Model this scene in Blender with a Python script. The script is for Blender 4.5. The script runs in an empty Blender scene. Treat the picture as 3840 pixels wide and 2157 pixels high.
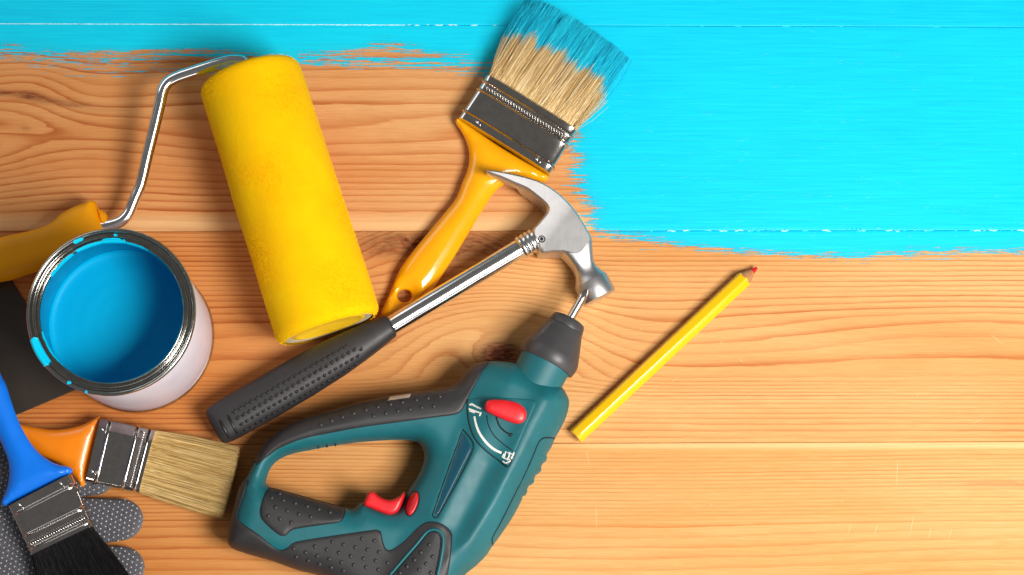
import bpy, bmesh, math, random
import numpy as np
from mathutils import Vector, Matrix
from mathutils.geometry import delaunay_2d_cdt
random.seed(7); rng = np.random.default_rng(7)
R = math.radians
sc = bpy.context.scene
C = sc.collection

# ------------------------------------------------------------------ camera
F = 6050.0                      # focal length in photograph pixels
PX, PY = 1450.0, 1078.5         # principal point
TH = math.atan((2150 - PY) / F) # tilt of the camera away from straight down
D = 1.132                       # camera height
cam_d = bpy.data.cameras.new('camera'); cam = bpy.data.objects.new('camera', cam_d); C.objects.link(cam)
cam_d.sensor_width = 36; cam_d.lens = F / 3840 * 36
cam_d.shift_x = (1920 - PX) / 3840
cam_d.clip_start = .05; cam_d.clip_end = 50
CAM = Vector(((PX - 1920) * .00019, -.2037, D))
cam.location = CAM; cam.rotation_euler = (TH, 0, 0)
sc.camera = cam
ct, st = math.cos(TH), math.sin(TH)

def W(px, py, z=0.0):
    """point of the place at height z that stands at photograph position px, py"""
    dx, dy, dz = (px - PX) / F, -(py - PY) / F, -1.0
    wy, wz = dy * ct - dz * st, dy * st + dz * ct
    t = (z - D) / wz
    return Vector((CAM.x + dx * t, CAM.y + wy * t, z))
def W2(pts, z=0.0):
    return np.array([W(a, b, z)[:2] for a, b in pts])
def uv_of(x, y):
    """plane point -> drawing coordinates (arrays)"""
    X = x - CAM.x; Y = y - CAM.y; Z = -D
    yc = Y * ct + Z * st; zc = -Y * st + Z * ct
    return PX + F * X / -zc, PY - F * yc / -zc
S = .00019

# ------------------------------------------------------------------ light
world = bpy.data.worlds.new('World'); sc.world = world; world.use_nodes = True
world.node_tree.nodes['Background'].inputs[0].default_value = (1, .985, .96, 1)
world.node_tree.nodes['Background'].inputs[1].default_value = .13
def area(name, loc, target, size, power, col, size_y=None):
    l = bpy.data.lights.new(name, 'AREA'); l.energy = power; l.color = col
    l.shape = 'RECTANGLE' if size_y else 'SQUARE'; l.size = size
    if size_y: l.size_y = size_y
    o = bpy.data.objects.new(name, l); C.objects.link(o); o.location = loc
    o.rotation_euler = (Vector(target) - Vector(loc)).to_track_quat('-Z', 'Y').to_euler()
    return o
area('key_softbox', (.48, -.40, 1.03), (.03, .0, 0), .46, 20.0, (1, .965, .92))
area('side_softbox', (.80, -1.30, .55), (0, 0, 0), 1.7, 5.5, (1, .97, .94), .45)
area('fill_softbox', (-1.15, 1.0, .8), (-.1, .1, 0), 1.3, 4.5, (.96, .98, 1), .6)
sc.view_settings.view_transform = 'Standard'; sc.view_settings.look = 'None'
sc.view_settings.exposure = 0; sc.view_settings.gamma = 1

# ------------------------------------------------------------------ materials
def srgb(r, g, b):
    f = lambda c: ((c / 255 + .055) / 1.055) ** 2.4 if c > 10 else c / 255 / 12.92
    return (f(r), f(g), f(b), 1)
class NT:
    def __init__(s, name):
        s.m = bpy.data.materials.new(name); s.m.use_nodes = True
        s.t = s.m.node_tree; s.b = s.t.nodes['Principled BSDF']
    def n(s, typ, **kw):
        nd = s.t.nodes.new(typ)
        for k, v in kw.items():
            if k.startswith('_'): setattr(nd, k[1:], v)
        return nd
    def link(s, a, b): s.t.links.new(a, b)
    def val(s, sock, v):
        if hasattr(v, 'is_output') or isinstance(v, bpy.types.NodeSocket): s.link(v, sock)
        else: sock.default_value = v
    def math(s, op, a, b=None, c=None, clamp=False):
        nd = s.t.nodes.new('ShaderNodeMath'); nd.operation = op; nd.use_clamp = clamp
        s.val(nd.inputs[0], a)
        if b is not None: s.val(nd.inputs[1], b)
        if c is not None: s.val(nd.inputs[2], c)
        return nd.outputs[0]
    def mix(s, f, a, b, blend='MIX'):
        nd = s.t.nodes.new('ShaderNodeMix'); nd.data_type = 'RGBA'; nd.blend_type = blend
        s.val(nd.inputs[0], f); s.val(nd.inputs[6], a); s.val(nd.inputs[7], b)
        return nd.outputs[2]
    def coord(s, scale=(1, 1, 1), rot=(0, 0, 0)):
        tc = s.t.nodes.new('ShaderNodeTexCoord'); mp = s.t.nodes.new('ShaderNodeMapping')
        mp.inputs['Scale'].default_value = scale; mp.inputs['Rotation'].default_value = rot
        s.link(tc.outputs['Object'], mp.inputs[0]); return mp.outputs[0]
    def noise(s, vec, scale=1, detail=3, rough=.5, dist=0):
        nd = s.t.nodes.new('ShaderNodeTexNoise'); s.link(vec, nd.inputs['Vector'])
        nd.inputs['Scale'].default_value = scale; nd.inputs['Detail'].default_value = detail
        nd.inputs['Roughness'].default_value = rough; nd.inputs['Distortion'].default_value = dist
        return nd.outputs[0]
    def ramp(s, f, stops, interp='LINEAR'):
        nd = s.t.nodes.new('ShaderNodeValToRGB'); s.link(f, nd.inputs[0]); cr = nd.color_ramp; cr.interpolation = interp
        while len(cr.elements) < len(stops): cr.elements.new(.5)
        for e, (p, c) in zip(cr.elements, stops):
            e.position = p; e.color = c if isinstance(c, tuple) else (c, c, c, 1)
        return nd.outputs[0]
    def attr(s, name):
        nd = s.t.nodes.new('ShaderNodeAttribute'); nd.attribute_name = name; return nd.outputs['Fac']
    def maprange(s, v, a, b, c=0, d=1, smooth=False):
        nd = s.t.nodes.new('ShaderNodeMapRange'); nd.clamp = True
        if smooth: nd.interpolation_type = 'SMOOTHSTEP'
        s.val(nd.inputs[0], v)
        for i, q in enumerate((a, b, c, d)): s.val(nd.inputs[i + 1], q)
        return nd.outputs[0]
    def bump(s, h, dist=.0005, strength=1, prev=None):
        nd = s.t.nodes.new('ShaderNodeBump'); nd.inputs['Distance'].default_value = dist
        nd.inputs['Strength'].default_value = strength; s.link(h, nd.inputs['Height'])
        if prev: s.link(prev, nd.inputs['Normal'])
        return nd.outputs[0]
    def set(s, **kw):
        for k, v in kw.items(): s.val(s.b.inputs[k.replace('_', ' ')], v)
        return s
def plastic(name, col, rough=.4, bump=0, bscale=900, var=.12, vscale=40, spec=.5, wear=None, coat=0):
    t = NT(name); v = t.coord()
    n = t.noise(v, vscale, 4, .6)
    dark = tuple(c * (1 - var) for c in col[:3]) + (1,); lite = tuple(min(1, c * (1 + var)) for c in col[:3]) + (1,)
    c = t.mix(t.maprange(n, .35, .65), dark, lite)
    if wear:
        w = t.noise(v, 260, 5, .7); c = t.mix(t.maprange(w, wear[1], wear[1] + .06), c, wear[0])
    rg = t.maprange(t.noise(v, vscale * 3, 4, .65), .3, .7, rough * .93, rough * 1.07)
    t.set(Base_Color=c, Roughness=rg, Specular_IOR_Level=spec, Coat_Weight=coat, Coat_Roughness=.08)
    if bump: t.set(Normal=t.bump(t.noise(v, bscale, 2), bump))
    return t.m
def metal(name, col, rough, aniso_scale=None, bump=.00003, smudge=.5, mott=.82):
    t = NT(name); v = t.coord()
    sm = t.noise(v, 60, 5, .65)
    rg = t.maprange(sm, .3, .75, rough * (1 - .3 * smudge), rough * (1 + smudge))
    t.set(Base_Color=t.mix(t.maprange(t.noise(v, 220, 4, .7), .4, .7), col, tuple(c * mott for c in col[:3]) + (1,)), Metallic=1.0, Roughness=rg)
    if aniso_scale:
        v2 = t.coord(aniso_scale, (0, 0, R(35))); t.set(Normal=t.bump(t.noise(v2, 1, 3, .6), bump))
    else: t.set(Normal=t.bump(t.noise(v, 90, 3), bump * 3))
    return t.m

# ------------------------------------------------------------------ mesh helpers
class T:
    """a thing (Empty or mesh root)"""
def mesh_obj(name, verts, faces, mat, parent=None, org=None, smooth=35, kind=None, label=None, attrs=None):
    org = org if org is not None else (parent['_o'] if parent is not None and '_o' in parent else (0, 0, 0))
    v = np.asarray(verts, float) - np.array(org)[None, :]
    me = bpy.data.meshes.new(name); me.from_pydata(v.tolist(), [], faces if isinstance(faces, list) else faces.tolist()); me.update()
    if smooth:
        me.shade_smooth()
        if smooth < 180: me.set_sharp_from_angle(angle=R(smooth))
    if mat: me.materials.append(mat)
    if attrs:
        for k, a in attrs.items():
            at = me.attributes.new(k, 'FLOAT', 'POINT'); at.data.foreach_set('value', np.asarray(a, np.float32))
    o = bpy.data.objects.new(name, me); C.objects.link(o)
    if parent is not None: o.parent = parent
    ORG[o.name] = tuple(org)
    if kind: o['kind'] = kind
    if label: o['label'] = label
    return o
ORG = {}
def part(name, vf, mat, parent, **kw):
    return mesh_obj(name, vf[0], vf[1], mat, parent, org=ORG[parent.name], **kw)
def thing(name, loc, label, cat, group=None):
    o = bpy.data.objects.new(name, None); C.objects.link(o); o.location = loc; o.empty_display_size = .02
    o['label'] = label; o['category'] = cat
    if group: o['group'] = group
    ORG[o.name] = tuple(loc)
    return o
def dup(src, parent, loc):
    """repeat of a piece sharing its mesh; loc in place coordinates"""
    o = src.copy(); C.objects.link(o); o.parent = parent
    o.location = Vector(loc) - Vector(ORG[parent.name]); ORG[o.name] = ORG[parent.name]
    return o
def join(*vfs):
    V = []; Fc = []; n = 0
    for v, f in vfs:
        v = np.asarray(v, float); V.append(v); Fc += [tuple(i + n for i in q) for q in f]; n += len(v)
    return np.vstack(V), Fc

def smooth_poly(pts, step, closed=True, sharp=()):
    """Catmull-Rom resampling of an outline"""
    P = np.asarray(pts, float); n = len(P); out = []
    rngi = range(n if closed else n - 1)
    for i in rngi:
        p1, p2 = P[i], P[(i + 1) % n]
        p0 = P[(i - 1) % n] if closed or i > 0 else p1; p3 = P[(i + 2) % n] if closed or i < n - 2 else p2
        m1, m2 = (p2 - p0) / 2, (p3 - p1) / 2
        L = np.linalg.norm(p2 - p1)
        for m in (m1, m2):
            k = np.linalg.norm(m)
            if k > L: m *= L / k
        if i in sharp: m1 = (p2 - p1)
        if (i + 1) % n in sharp: m2 = (p2 - p1)
        k = max(1, int(round(L / step)))
        for j in range(k):
            t = j / k
            out.append((2*t**3-3*t*t+1)*p1 + (t**3-2*t*t+t)*m1 + (-2*t**3+3*t*t)*p2 + (t**3-t*t)*m2)
    if not closed: out.append(P[-1])
    return np.array(out)
def sdf(pts, loops):
    """positive inside the outline, negative outside / in holes"""
    pts = np.asarray(pts, float); d = np.full(len(pts), 1e9); ins = np.zeros(len(pts), bool)
    for L in loops:
        A = L; B = np.roll(L, -1, axis=0)
        for s in range(0, len(pts), 4000):
            p = pts[s:s+4000, None, :]; a = A[None]; b = B[None]; ab = b - a
            t = np.clip(((p - a) * ab).sum(2) / np.maximum((ab**2).sum(2), 1e-18), 0, 1)
            q = a + ab * t[..., None] - p
            d[s:s+4000] = np.minimum(d[s:s+4000], np.sqrt((q**2).sum(2)).min(1))
            c = (a[..., 1] > p[..., 1]) != (b[..., 1] > p[..., 1])
            with np.errstate(divide='ignore', invalid='ignore'):
                xi = a[..., 0] + (p[..., 1] - a[..., 1]) * ab[..., 0] / ab[..., 1]
            ins[s:s+4000] ^= ((c & (p[..., 0] < xi)).sum(1) % 2).astype(bool)
    return np.where(ins, d, -d)
def relief(loops, ztop, zbot, rad, sp, rings=(.02, .08, .2, .4, .7), bottom=True):
    """solid with a given outline and a rounded, modelled top and bottom.
    loops: outline then holes (arrays of xy); ztop/zbot: f(x, y, d)"""
    loops = [np.asarray(l, float) for l in loops]
    bd = np.vstack(loops); nb = len(bd); edges = []; k = 0
    pts = [bd]
    for L in loops:
        m = len(L); edges += [(k + i, k + (i + 1) % m) for i in range(m)]; k += m
        tan = np.roll(L, -1, 0) - np.roll(L, 1, 0); tan /= np.maximum(np.linalg.norm(tan, axis=1)[:, None], 1e-12)
        nor = np.stack([-tan[:, 1], tan[:, 0]], 1)
        t0 = sdf(L[:1] + nor[:1] * 1e-4, loops)
        if sdf(L + nor * 1e-4, loops).mean() < 0: nor = -nor
        for r in rings:
            q = L + nor * (r * rad); dd = sdf(q, loops); pts.append(q[dd > r * rad * .93])
    lo, hi = bd.min(0), bd.max(0)
    gx, gy = np.meshgrid(np.arange(lo[0], hi[0], sp), np.arange(lo[1], hi[1], sp * .866))
    gx = gx + (np.arange(gx.shape[0]) % 2)[:, None] * sp * .5
    g = np.stack([gx.ravel(), gy.ravel()], 1); dd = sdf(g, loops)
    pts.append(g[dd > max(rings[-1] * rad + sp * .5 if rings else 0, sp * .6)])
    P = np.vstack(pts)
    r = delaunay_2d_cdt([Vector(p) for p in P], edges, [], 0, 1e-7)
    V = np.array([v[:] for v in r[0]]); tri = np.array([list(f) for f in r[2]])
    orig = r[3]
    cen = V[tri].mean(1); keep = sdf(cen, loops) > 0; tri = tri[keep]
    a, b, c = V[tri[:, 0]], V[tri[:, 1]], V[tri[:, 2]]
    cr = (b[:, 0]-a[:, 0])*(c[:, 1]-a[:, 1]) - (b[:, 1]-a[:, 1])*(c[:, 0]-a[:, 0])
    tri[cr < 0] = tri[cr < 0][:, ::-1]
    d = np.maximum(sdf(V, loops), 0)
    e = {}
    for f in tri:
        for i in range(3):
            p, q = int(f[i]), int(f[(i + 1) % 3])
            if (q, p) in e: del e[(q, p)]
            else: e[(p, q)] = 1
    bset = set(i for pq in e for i in pq)
    d[[i for i in bset]] = 0
    zt = ztop(V[:, 0], V[:, 1], d); zb = zbot(V[:, 0], V[:, 1], d)
    n = len(V)
    verts = np.vstack([np.column_stack([V, zt]), np.column_stack([V, zb])])
    faces = [tuple(map(int, f)) for f in tri]
    if bottom: faces += [tuple(int(i) + n for i in f[::-1]) for f in tri]
    for (p, q) in e: faces.append((q, p, p + n, q + n))
    return verts, faces
def dome(z0, h, rad, p=2.0):
    return lambda x, y, d: z0 + h * (1 - (1 - np.clip(d / rad, 0, 1)) ** p) ** (1 / p)

def loft(st, n=32, cap=True, close_rings=False):
    """st: list of (centre, U half-width vector, V half-height vector, exponent)"""
    V = []; Fc = []
    for c, u, v, e in st:
        c, u, v = map(lambda q: np.array(q, float), (c, u, v))
        for k in range(n):
            a = 2 * math.pi * k / n; ca, sa = math.cos(a), math.sin(a)
            V.append(c + u * math.copysign(abs(ca) ** (2 / e), ca) + v * math.copysign(abs(sa) ** (2 / e), sa))
    for i in range(len(st) - 1):
        for k in range(n):
            a, b = i * n + k, i * n + (k + 1) % n
            Fc.append((a, b, b + n, a + n))
    if cap:
        V.append(np.array(st[0][0], float)); V.append(np.array(st[-1][0], float)); m = len(V)
        for k in range(n):
            Fc.append((m - 2, (k + 1) % n, k)); o = (len(st) - 1) * n; Fc.append((m - 1, o + k, o + (k + 1) % n))
    return np.array(V), Fc
def lathe(p0, axis, prof, n=64, cap=True):
    """prof: (distance along axis, radius)"""
    ax = Vector(axis).normalized(); u = ax.orthogonal().normalized(); v = ax.cross(u)
    return loft([(Vector(p0) + ax * s, u * r, v * r, 2) for s, r in prof], n, cap)
def tube(path, r, n=12, cap=True):
    P = [Vector(p) for p in path]; st = []; up = Vector((0, 0, 1))
    rs = r if hasattr(r, '__len__') else [r] * len(P)
    prev = None
    for i, p in enumerate(P):
        t = (P[min(i + 1, len(P) - 1)] - P[max(i - 1, 0)]).normalized()
        if prev is None:
            u = t.cross(up); u = u.normalized() if u.length > 1e-4 else t.orthogonal().normalized()
        else: u = (prev - t * prev.dot(t)).normalized()
        prev = u; v = t.cross(u)
        st.append((p, u * rs[i], v * rs[i], 2))
    return loft(st, n, cap)
def spline3(pts, step):
    P = np.asarray([tuple(p) for p in pts], float)
    return [Vector(p) for p in smooth_poly(P, step, closed=False)]
def blob(c, rx, ry, rz, nu=12, nv=6, half=True):
    V = []; Fc = []
    a1 = math.pi / 2; a0 = 0 if half else -math.pi / 2
    for j in range(nv):
        a = a0 + (a1 - a0) * j / nv
        for i in range(nu):
            b = 2 * math.pi * i / nu
            V.append((c[0] + rx * math.cos(a) * math.cos(b), c[1] + ry * math.cos(a) * math.sin(b), c[2] + rz * math.sin(a)))
    V.append((c[0], c[1], c[2] + rz))
    for j in range(nv - 1):
        for i in range(nu):
            Fc.append((j*nu+i, j*nu+(i+1) % nu, (j+1)*nu+(i+1) % nu, (j+1)*nu+i))
    for i in range(nu): Fc.append(((nv-1)*nu+i, (nv-1)*nu+(i+1) % nu, nv*nu))
    return np.array(V), Fc

# ------------------------------------------------------------------ tabletop of planks
def wood_mat(name, early, mid, late, seed, rough=.42):
    t = NT(name)
    tc = t.n('ShaderNodeTexCoord').outputs['Object']
    def vm(sx, sy, off=0):
        mp = t.n('ShaderNodeMapping'); t.link(tc, mp.inputs[0]); mp.inputs['Scale'].default_value = (sx, sy, 1)
        mp.inputs['Location'].default_value = (seed * 3.7 + off, seed * 1.3 + off, seed); return mp.outputs[0]
    ring = t.attr('ring'); knot = t.attr('knot'); paint = t.attr('paint'); tone = t.attr('tone')
    wob = t.noise(vm(9, 70), 1, 3, .55); wob2 = t.noise(vm(28, 420, 5), 1, 3, .6)
    rr = t.math('ADD', ring, t.math('MULTIPLY', t.math('SUBTRACT', wob, .5), .6))
    rr = t.math('ADD', rr, t.math('MULTIPLY', t.math('SUBTRACT', wob2, .5), .28))
    fr = t.math('FRACT', rr); fl = t.math('FLOOR', rr)
    late_f = t.ramp(fr, [(0, .04), (.3, .03), (.62, .22), (.85, .8), (.93, 1.0), (1.0, .06)])
    wn = t.n('ShaderNodeTexWhiteNoise', _noise_dimensions='1D'); t.link(fl, wn.inputs['W'])
    strength = t.math('MULTIPLY', t.maprange(wn.outputs[0], 0, 1, .45, 1.1), t.maprange(t.noise(vm(5, 30, 9), 1, 2), .3, .65, .45, 1))
    late_f = t.math('MULTIPLY', late_f, strength)
    c = t.mix(t.maprange(t.noise(vm(2.5, 16, 2), 1, 3), .35, .65), early, mid)
    c = t.mix(late_f, c, late)
    fib = t.noise(vm(22, 2600, 1), 1, 4, .7); fib2 = t.noise(vm(60, 900, 3), 1, 4, .65)
    c = t.mix(t.maprange(fib, .3, .7), c, t.mix(1, c, (.80, .72, .62, 1), 'MULTIPLY'))
    c = t.mix(t.maprange(fib2, .35, .75, 0, .8), c, t.mix(1, c, (.88, .80, .68, 1), 'MULTIPLY'))
    c = t.mix(tone, c, t.mix(1, c, (.88, .65, .47, 1), 'MULTIPLY'))       # redder and darker towards the left
    c = t.mix(t.math('MULTIPLY', t.attr('pale'), .42), c, srgb(250, 218, 160))
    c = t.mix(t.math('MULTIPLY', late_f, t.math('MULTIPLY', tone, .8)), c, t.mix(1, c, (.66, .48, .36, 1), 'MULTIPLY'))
    kn = t.noise(vm(160, 700, 4), 1, 5, .7)
    kf = t.math('MULTIPLY', knot, t.maprange(kn, .25, .6, .55, 1.1), clamp=True)
    c = t.mix(kf, c, t.mix(t.maprange(kn, .4, .65), srgb(120, 48, 24), srgb(52, 22, 14)))
    # dents, scuffs
    sp = t.noise(vm(90, 260, 7), 1, 5, .75); c = t.mix(t.maprange(sp, .70, .75, 0, .55), c, (.95, .72, .45, 1))
    sp2 = t.noise(vm(45, 330, 12), 1, 5, .7); c = t.mix(t.maprange(sp2, .72, .78, 0, .5), c, srgb(120, 60, 40))
    # paint
    s1 = t.noise(vm(14, 620, 20), 1, 5, .72); s2 = t.noise(vm(75, 900, 30), 1, 4, .7); s3 = t.noise(vm(7, 60, 40), 1, 2)
    e = t.math('ADD', t.math('MULTIPLY', t.math('SUBTRACT', s1, .5), .034), t.math('MULTIPLY', t.math('SUBTRACT', s2, .5), .026))
    e = t.math('ADD', e, t.math('MULTIPLY', t.math('SUBTRACT', s3, .5), .012))
    e = t.math('SUBTRACT', e, t.math('MULTIPLY', late_f, .0012))
    lim = t.maprange(paint, .004, .016, 0, 1)
    e = t.math('MULTIPLY', e, t.math('SUBTRACT', 1, lim))
    pm = t.maprange(t.math('ADD', paint, e), -.0004, .0006)
    pv = t.noise(vm(18, 500, 50), 1, 4, .65); pl = t.noise(vm(3, 8, 60), 1, 2)
    pc = t.mix(t.maprange(pv, .3, .7), (.003, .53, .82, 1), (.006, .66, .89, 1))
    pc = t.mix(t.maprange(pl, .35, .65, 0, .35), pc, (.007, .75, .94, 1))
    thin = t.maprange(t.math('ADD', paint, e), 0, .008, .22, 0)
    pc = t.mix(thin, pc, t.mix(1, c, (.1, .6, .75, 1), 'MULTIPLY'))
    col = t.mix(pm, c, pc)
    t.set(Base_Color=col, Roughness=t.mix(pm, (rough,) * 3 + (1,), (.36, .36, .36, 1)), Specular_IOR_Level=.2)
    hb = t.math('ADD', t.math('MULTIPLY', late_f, .25), t.math('MULTIPLY', fib, .35))
    lump = t.noise(vm(70, 160, 70), 1, 5, .75)
    hp = t.math('ADD', t.math('MULTIPLY', pv, .55), t.math('MULTIPLY', t.maprange(lump, .6, .8), .7))
    hh = t.mix(pm, hb, t.math('ADD', hp, .35))
    t.set(Normal=t.bump(hh, .00040, .8))
    return t.m

X0, X1 = -.75, .75
seams_px = [(-1500, -1500), (-698, -690), (89, 101), (868, 864), (1670, 1656), (2480, 2455), (3300, 3270)]
def seam_y(k, x):
    # straight seam lines through two points of the place
    a = W(0, seams_px[k][0]); b = W(3840, seams_px[k][1]); return a.y + (b.y - a.y) * (x - a.x) / (b.x - a.x)
pale, midc, latec = srgb(240, 196, 140), srgb(232, 180, 120), srgb(196, 112, 52)
mats = [wood_mat('pine_%s' % n, *cols, seed=i, rough=.62) for i, (n, cols) in enumerate([
    ('honey', (srgb(236, 188, 130), srgb(224, 164, 102), srgb(206, 132, 68))),
    ('striped', (srgb(238, 190, 134), srgb(228, 166, 106), srgb(200, 118, 56))),
    ('knotty', (srgb(238, 190, 130), srgb(227, 166, 100), srgb(192, 108, 48))),
    ('fine', (srgb(238, 194, 134), srgb(226, 168, 100), srgb(208, 134, 66)))])]
mat_under = plastic('dark_batten', srgb(60, 38, 24), .8)
tab = mesh_obj('tabletop', *relief([np.array([(X0+.01, seam_y(6, 0)+.02), (X1-.01, seam_y(6, 0)+.02), (X1-.01, seam_y(0, 0)-.02), (X0+.01, seam_y(0, 0)-.02)])],
        lambda x, y, d: -.0185 + 0*x, lambda x, y, d: -.03 + 0*x, .01, .3, rings=()), mat_under, org=(0, 0, 0), kind='structure')
def sm(x, a, b):
    t = np.clip((x - a) / (b - a), 0, 1); return t * t * (3 - 2 * t)
def ring_field(k, u, v):
    """growth-ring count, knot darkness and redness over a plank"""
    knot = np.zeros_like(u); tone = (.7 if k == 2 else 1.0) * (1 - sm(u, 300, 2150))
    if k == 3 - 1:      # second plank, cathedral swirl at the left
        q = v - 500
        f = 130 * np.tanh(u / 330)
        body = np.sqrt(q*q + 18**2)
        w = np.exp(-((u - 60) / 520) ** 2) * np.exp(-(q / 230) ** 2)
        base = np.interp(v, [60, 240, 300, 420, 520, 610, 760, 870], [0, 3.2, 5.2, 7.6, 8.6, 10.6, 17, 20])
        hump = 1.6 * np.exp(-((u - 130) / 150) ** 2) * np.exp(-((v - 330) / 120) ** 2)
        ring = base * (1 - w) + w * (9.8 + (body + f * .9 - 90) / 30 * np.tanh(q / 60 + 1e-6) ) + hump
        w2 = np.exp(-((u - 2100) / 900) ** 2 - ((v - 480) / 55) ** 2)
        ring = ring + w2 * .9 * np.sin((u - 1500) / 260)
        for (ku, kv, ru, rv, a) in [(110, 360, 70, 14, 1), (10, 348, 120, 11, .8), (230, 386, 130, 10, .7), (95, 480, 18, 12, .35)]:
            knot = np.maximum(knot, a * np.exp(-((u - ku) / ru) ** 2 - ((v - kv - .12 * (u - ku)) / rv) ** 2))
    elif k == 3:
        base = np.interp(v, [860, 900, 1010, 1120, 1190, 1420, 1500, 1580, 1670], [0, 2.5, 8.5, 14, 16.5, 21, 27, 31.5, 35])
        K1 = np.sqrt(((u - 1612) / 2.3) ** 2 + (v - 918) ** 2)
        K2 = np.sqrt(((u - 1880) / 1.55) ** 2 + (v - 1335) ** 2)
        K3 = np.sqrt(((u + 60) / 3) ** 2 + (v - 1500) ** 2)
        ring = base
        w = np.exp(-(K2 / 175) ** 2); ring = ring * (1 - w) + w * (19 + K2 / 19)
        w = np.exp(-(K1 / 95) ** 2); ring = ring * (1 - w) + w * (4 + K1 / 9)
        ring = ring + 1.1 * np.exp(-((v - 1230) / 120) ** 2) * np.sin((u - 300) / 420)
        knot = np.maximum(np.exp(-(K1 / 46) ** 4), np.exp(-(K2 / 62) ** 4) * 1.0)
        for (ku, kv, ru, rv, sl, a) in [(1530, 905, 9, 34, .55, 1), (1708, 950, 10, 22, .4, .9), (1560, 935, 30, 8, 0, .8)]:
            knot = np.maximum(knot, a * np.exp(-((u - ku - sl * (v - kv)) / ru) ** 2 - ((v - kv) / rv) ** 2))
        knot = np.maximum(knot, .72 * np.exp(-(((u - 1640) / 330) ** 4)) * np.exp(-((v - 915) / 52) ** 4))
        knot = np.maximum(knot, .35 * np.exp(-((u - 2800) / 60) ** 2 - ((v - 1515) / 5) ** 2))
        knot = np.maximum(knot, .3 * np.exp(-((u - 2950) / 110) ** 2 - ((v - 1590) / 4) ** 2))
    elif k == 4:
        ring = np.interp(v, [1660, 1700, 1770, 1960, 2160, 2480], [0, 2, 7, 20, 25, 36]) + .5 * np.sin(u / 500)
        knot = .3 * np.exp(-((u - 3800) / 260) ** 2 - ((v - 1815) / 14) ** 2)
    else:
        ring = v / 33 + .8 * np.sin(u / 610 + k)
    pale = np.zeros_like(u)
    if k == 2: pale = sm(v, 796, 832) * (1 - sm(u, 2000, 2400) * .5)
    if k == 4: pale = (1 - sm(v, 1674, 1684)) * sm(u, 1900, 2300)
    return ring, knot, tone, pale
def paint_field(u, v):
    """how far (metres) inside the painted area"""
    edge1 = np.interp(u, [-3000, 0, 200, 450, 900, 1100, 1250, 1500, 1900, 2120], [200, 208, 218, 236, 248, 246, 236, 236, 262, 380])
    side = np.interp(v, [250, 380, 450, 560, 650, 760, 860, 900], [2020, 2030, 2120, 2160, 2150, 2190, 2240, 2290])
    edge2 = np.interp(u, [2150, 2300, 2480, 2700, 3000, 3200, 3600, 3840, 6000], [850, 890, 905, 935, 962, 968, 955, 938, 930])
    a = (edge1 - v) * .62
    for (pu, pv_, ru, rv) in [(1440, 140, 70, 14), (1480, 172, 110, 14), (1400, 196, 150, 12), (1760, 128, 50, 8), (620, 196, 190, 16), (350, 200, 120, 9), (760, 232, 260, 12), (1600, 205, 160, 10)]:
        a = a - 42 * np.exp(-((u - pu) / ru) ** 2 - ((v - pv_) / rv) ** 2)
    b = np.minimum((u - side) * .55, edge2 - v)
    return np.maximum(a, b) * S
def add_plank(k):
    step = .0028 if 0 < k < 5 else .008
    xs = np.arange(X0, X1 + 1e-6, step)
    ya, yb = seam_y(k, xs) - .00010, seam_y(k + 1, xs) + .00010
    wd = float(np.mean(ya - yb)); e = .0006
    tt = np.concatenate([[0, e*.25/wd, e*.6/wd, e/wd], np.linspace(0, 1, int(wd / step))[1:-1], [1-e/wd, 1-e*.6/wd, 1-e*.25/wd, 1]])
    drop = np.zeros(len(tt)); drop[:3] = [-.0006, -.00022, -.00005]; drop[-3:] = [-.00005, -.00022, -.0006]
    Y = ya[None, :] + (yb - ya)[None, :] * tt[:, None]; Xg = np.broadcast_to(xs, Y.shape)
    Z = np.broadcast_to(drop[:, None], Y.shape).copy() + [0, 0, 0, -.00015, .0, -.0001, 0][k]
    nr, nc = Y.shape
    V = np.stack([Xg, Y, Z], 2).reshape(-1, 3)
    i = np.arange(nr - 1)[:, None] * nc + np.arange(nc - 1)[None, :]
    Fq = np.stack([i, i + nc, i + nc + 1, i + 1], 2).reshape(-1, 4).tolist()
    u, v = uv_of(V[:, 0], V[:, 1])
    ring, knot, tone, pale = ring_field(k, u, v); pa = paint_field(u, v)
    # skirt below the two long edges and the ends
    def skirt(idx):
        nonlocal V, Fq, u, ring, knot, tone, pa, pale
        n0 = len(V); lo = V[idx].copy(); lo[:, 2] = -.018
        V = np.vstack([V, lo]); m = len(idx)
        Fq += [[int(idx[j]), int(idx[j+1]), n0 + j + 1, n0 + j] for j in range(m - 1)]
        ring = np.append(ring, ring[idx]); knot = np.append(knot, knot[idx]); tone = np.append(tone, tone[idx]); pa = np.append(pa, pa[idx]); pale = np.append(pale, pale[idx])
    skirt(np.arange(nc)); skirt(np.arange(nc)[::-1] + (nr - 1) * nc)
    skirt(np.arange(nr)[::-1] * nc); skirt(np.arange(nr) * nc + nc - 1)
    m = mats[{0: 0, 1: 0, 2: 1, 3: 2, 4: 3, 5: 0}[k]]
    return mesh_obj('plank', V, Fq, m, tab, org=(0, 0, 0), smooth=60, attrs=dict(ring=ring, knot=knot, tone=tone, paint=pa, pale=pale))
for k in range(6): add_plank(k)
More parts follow.
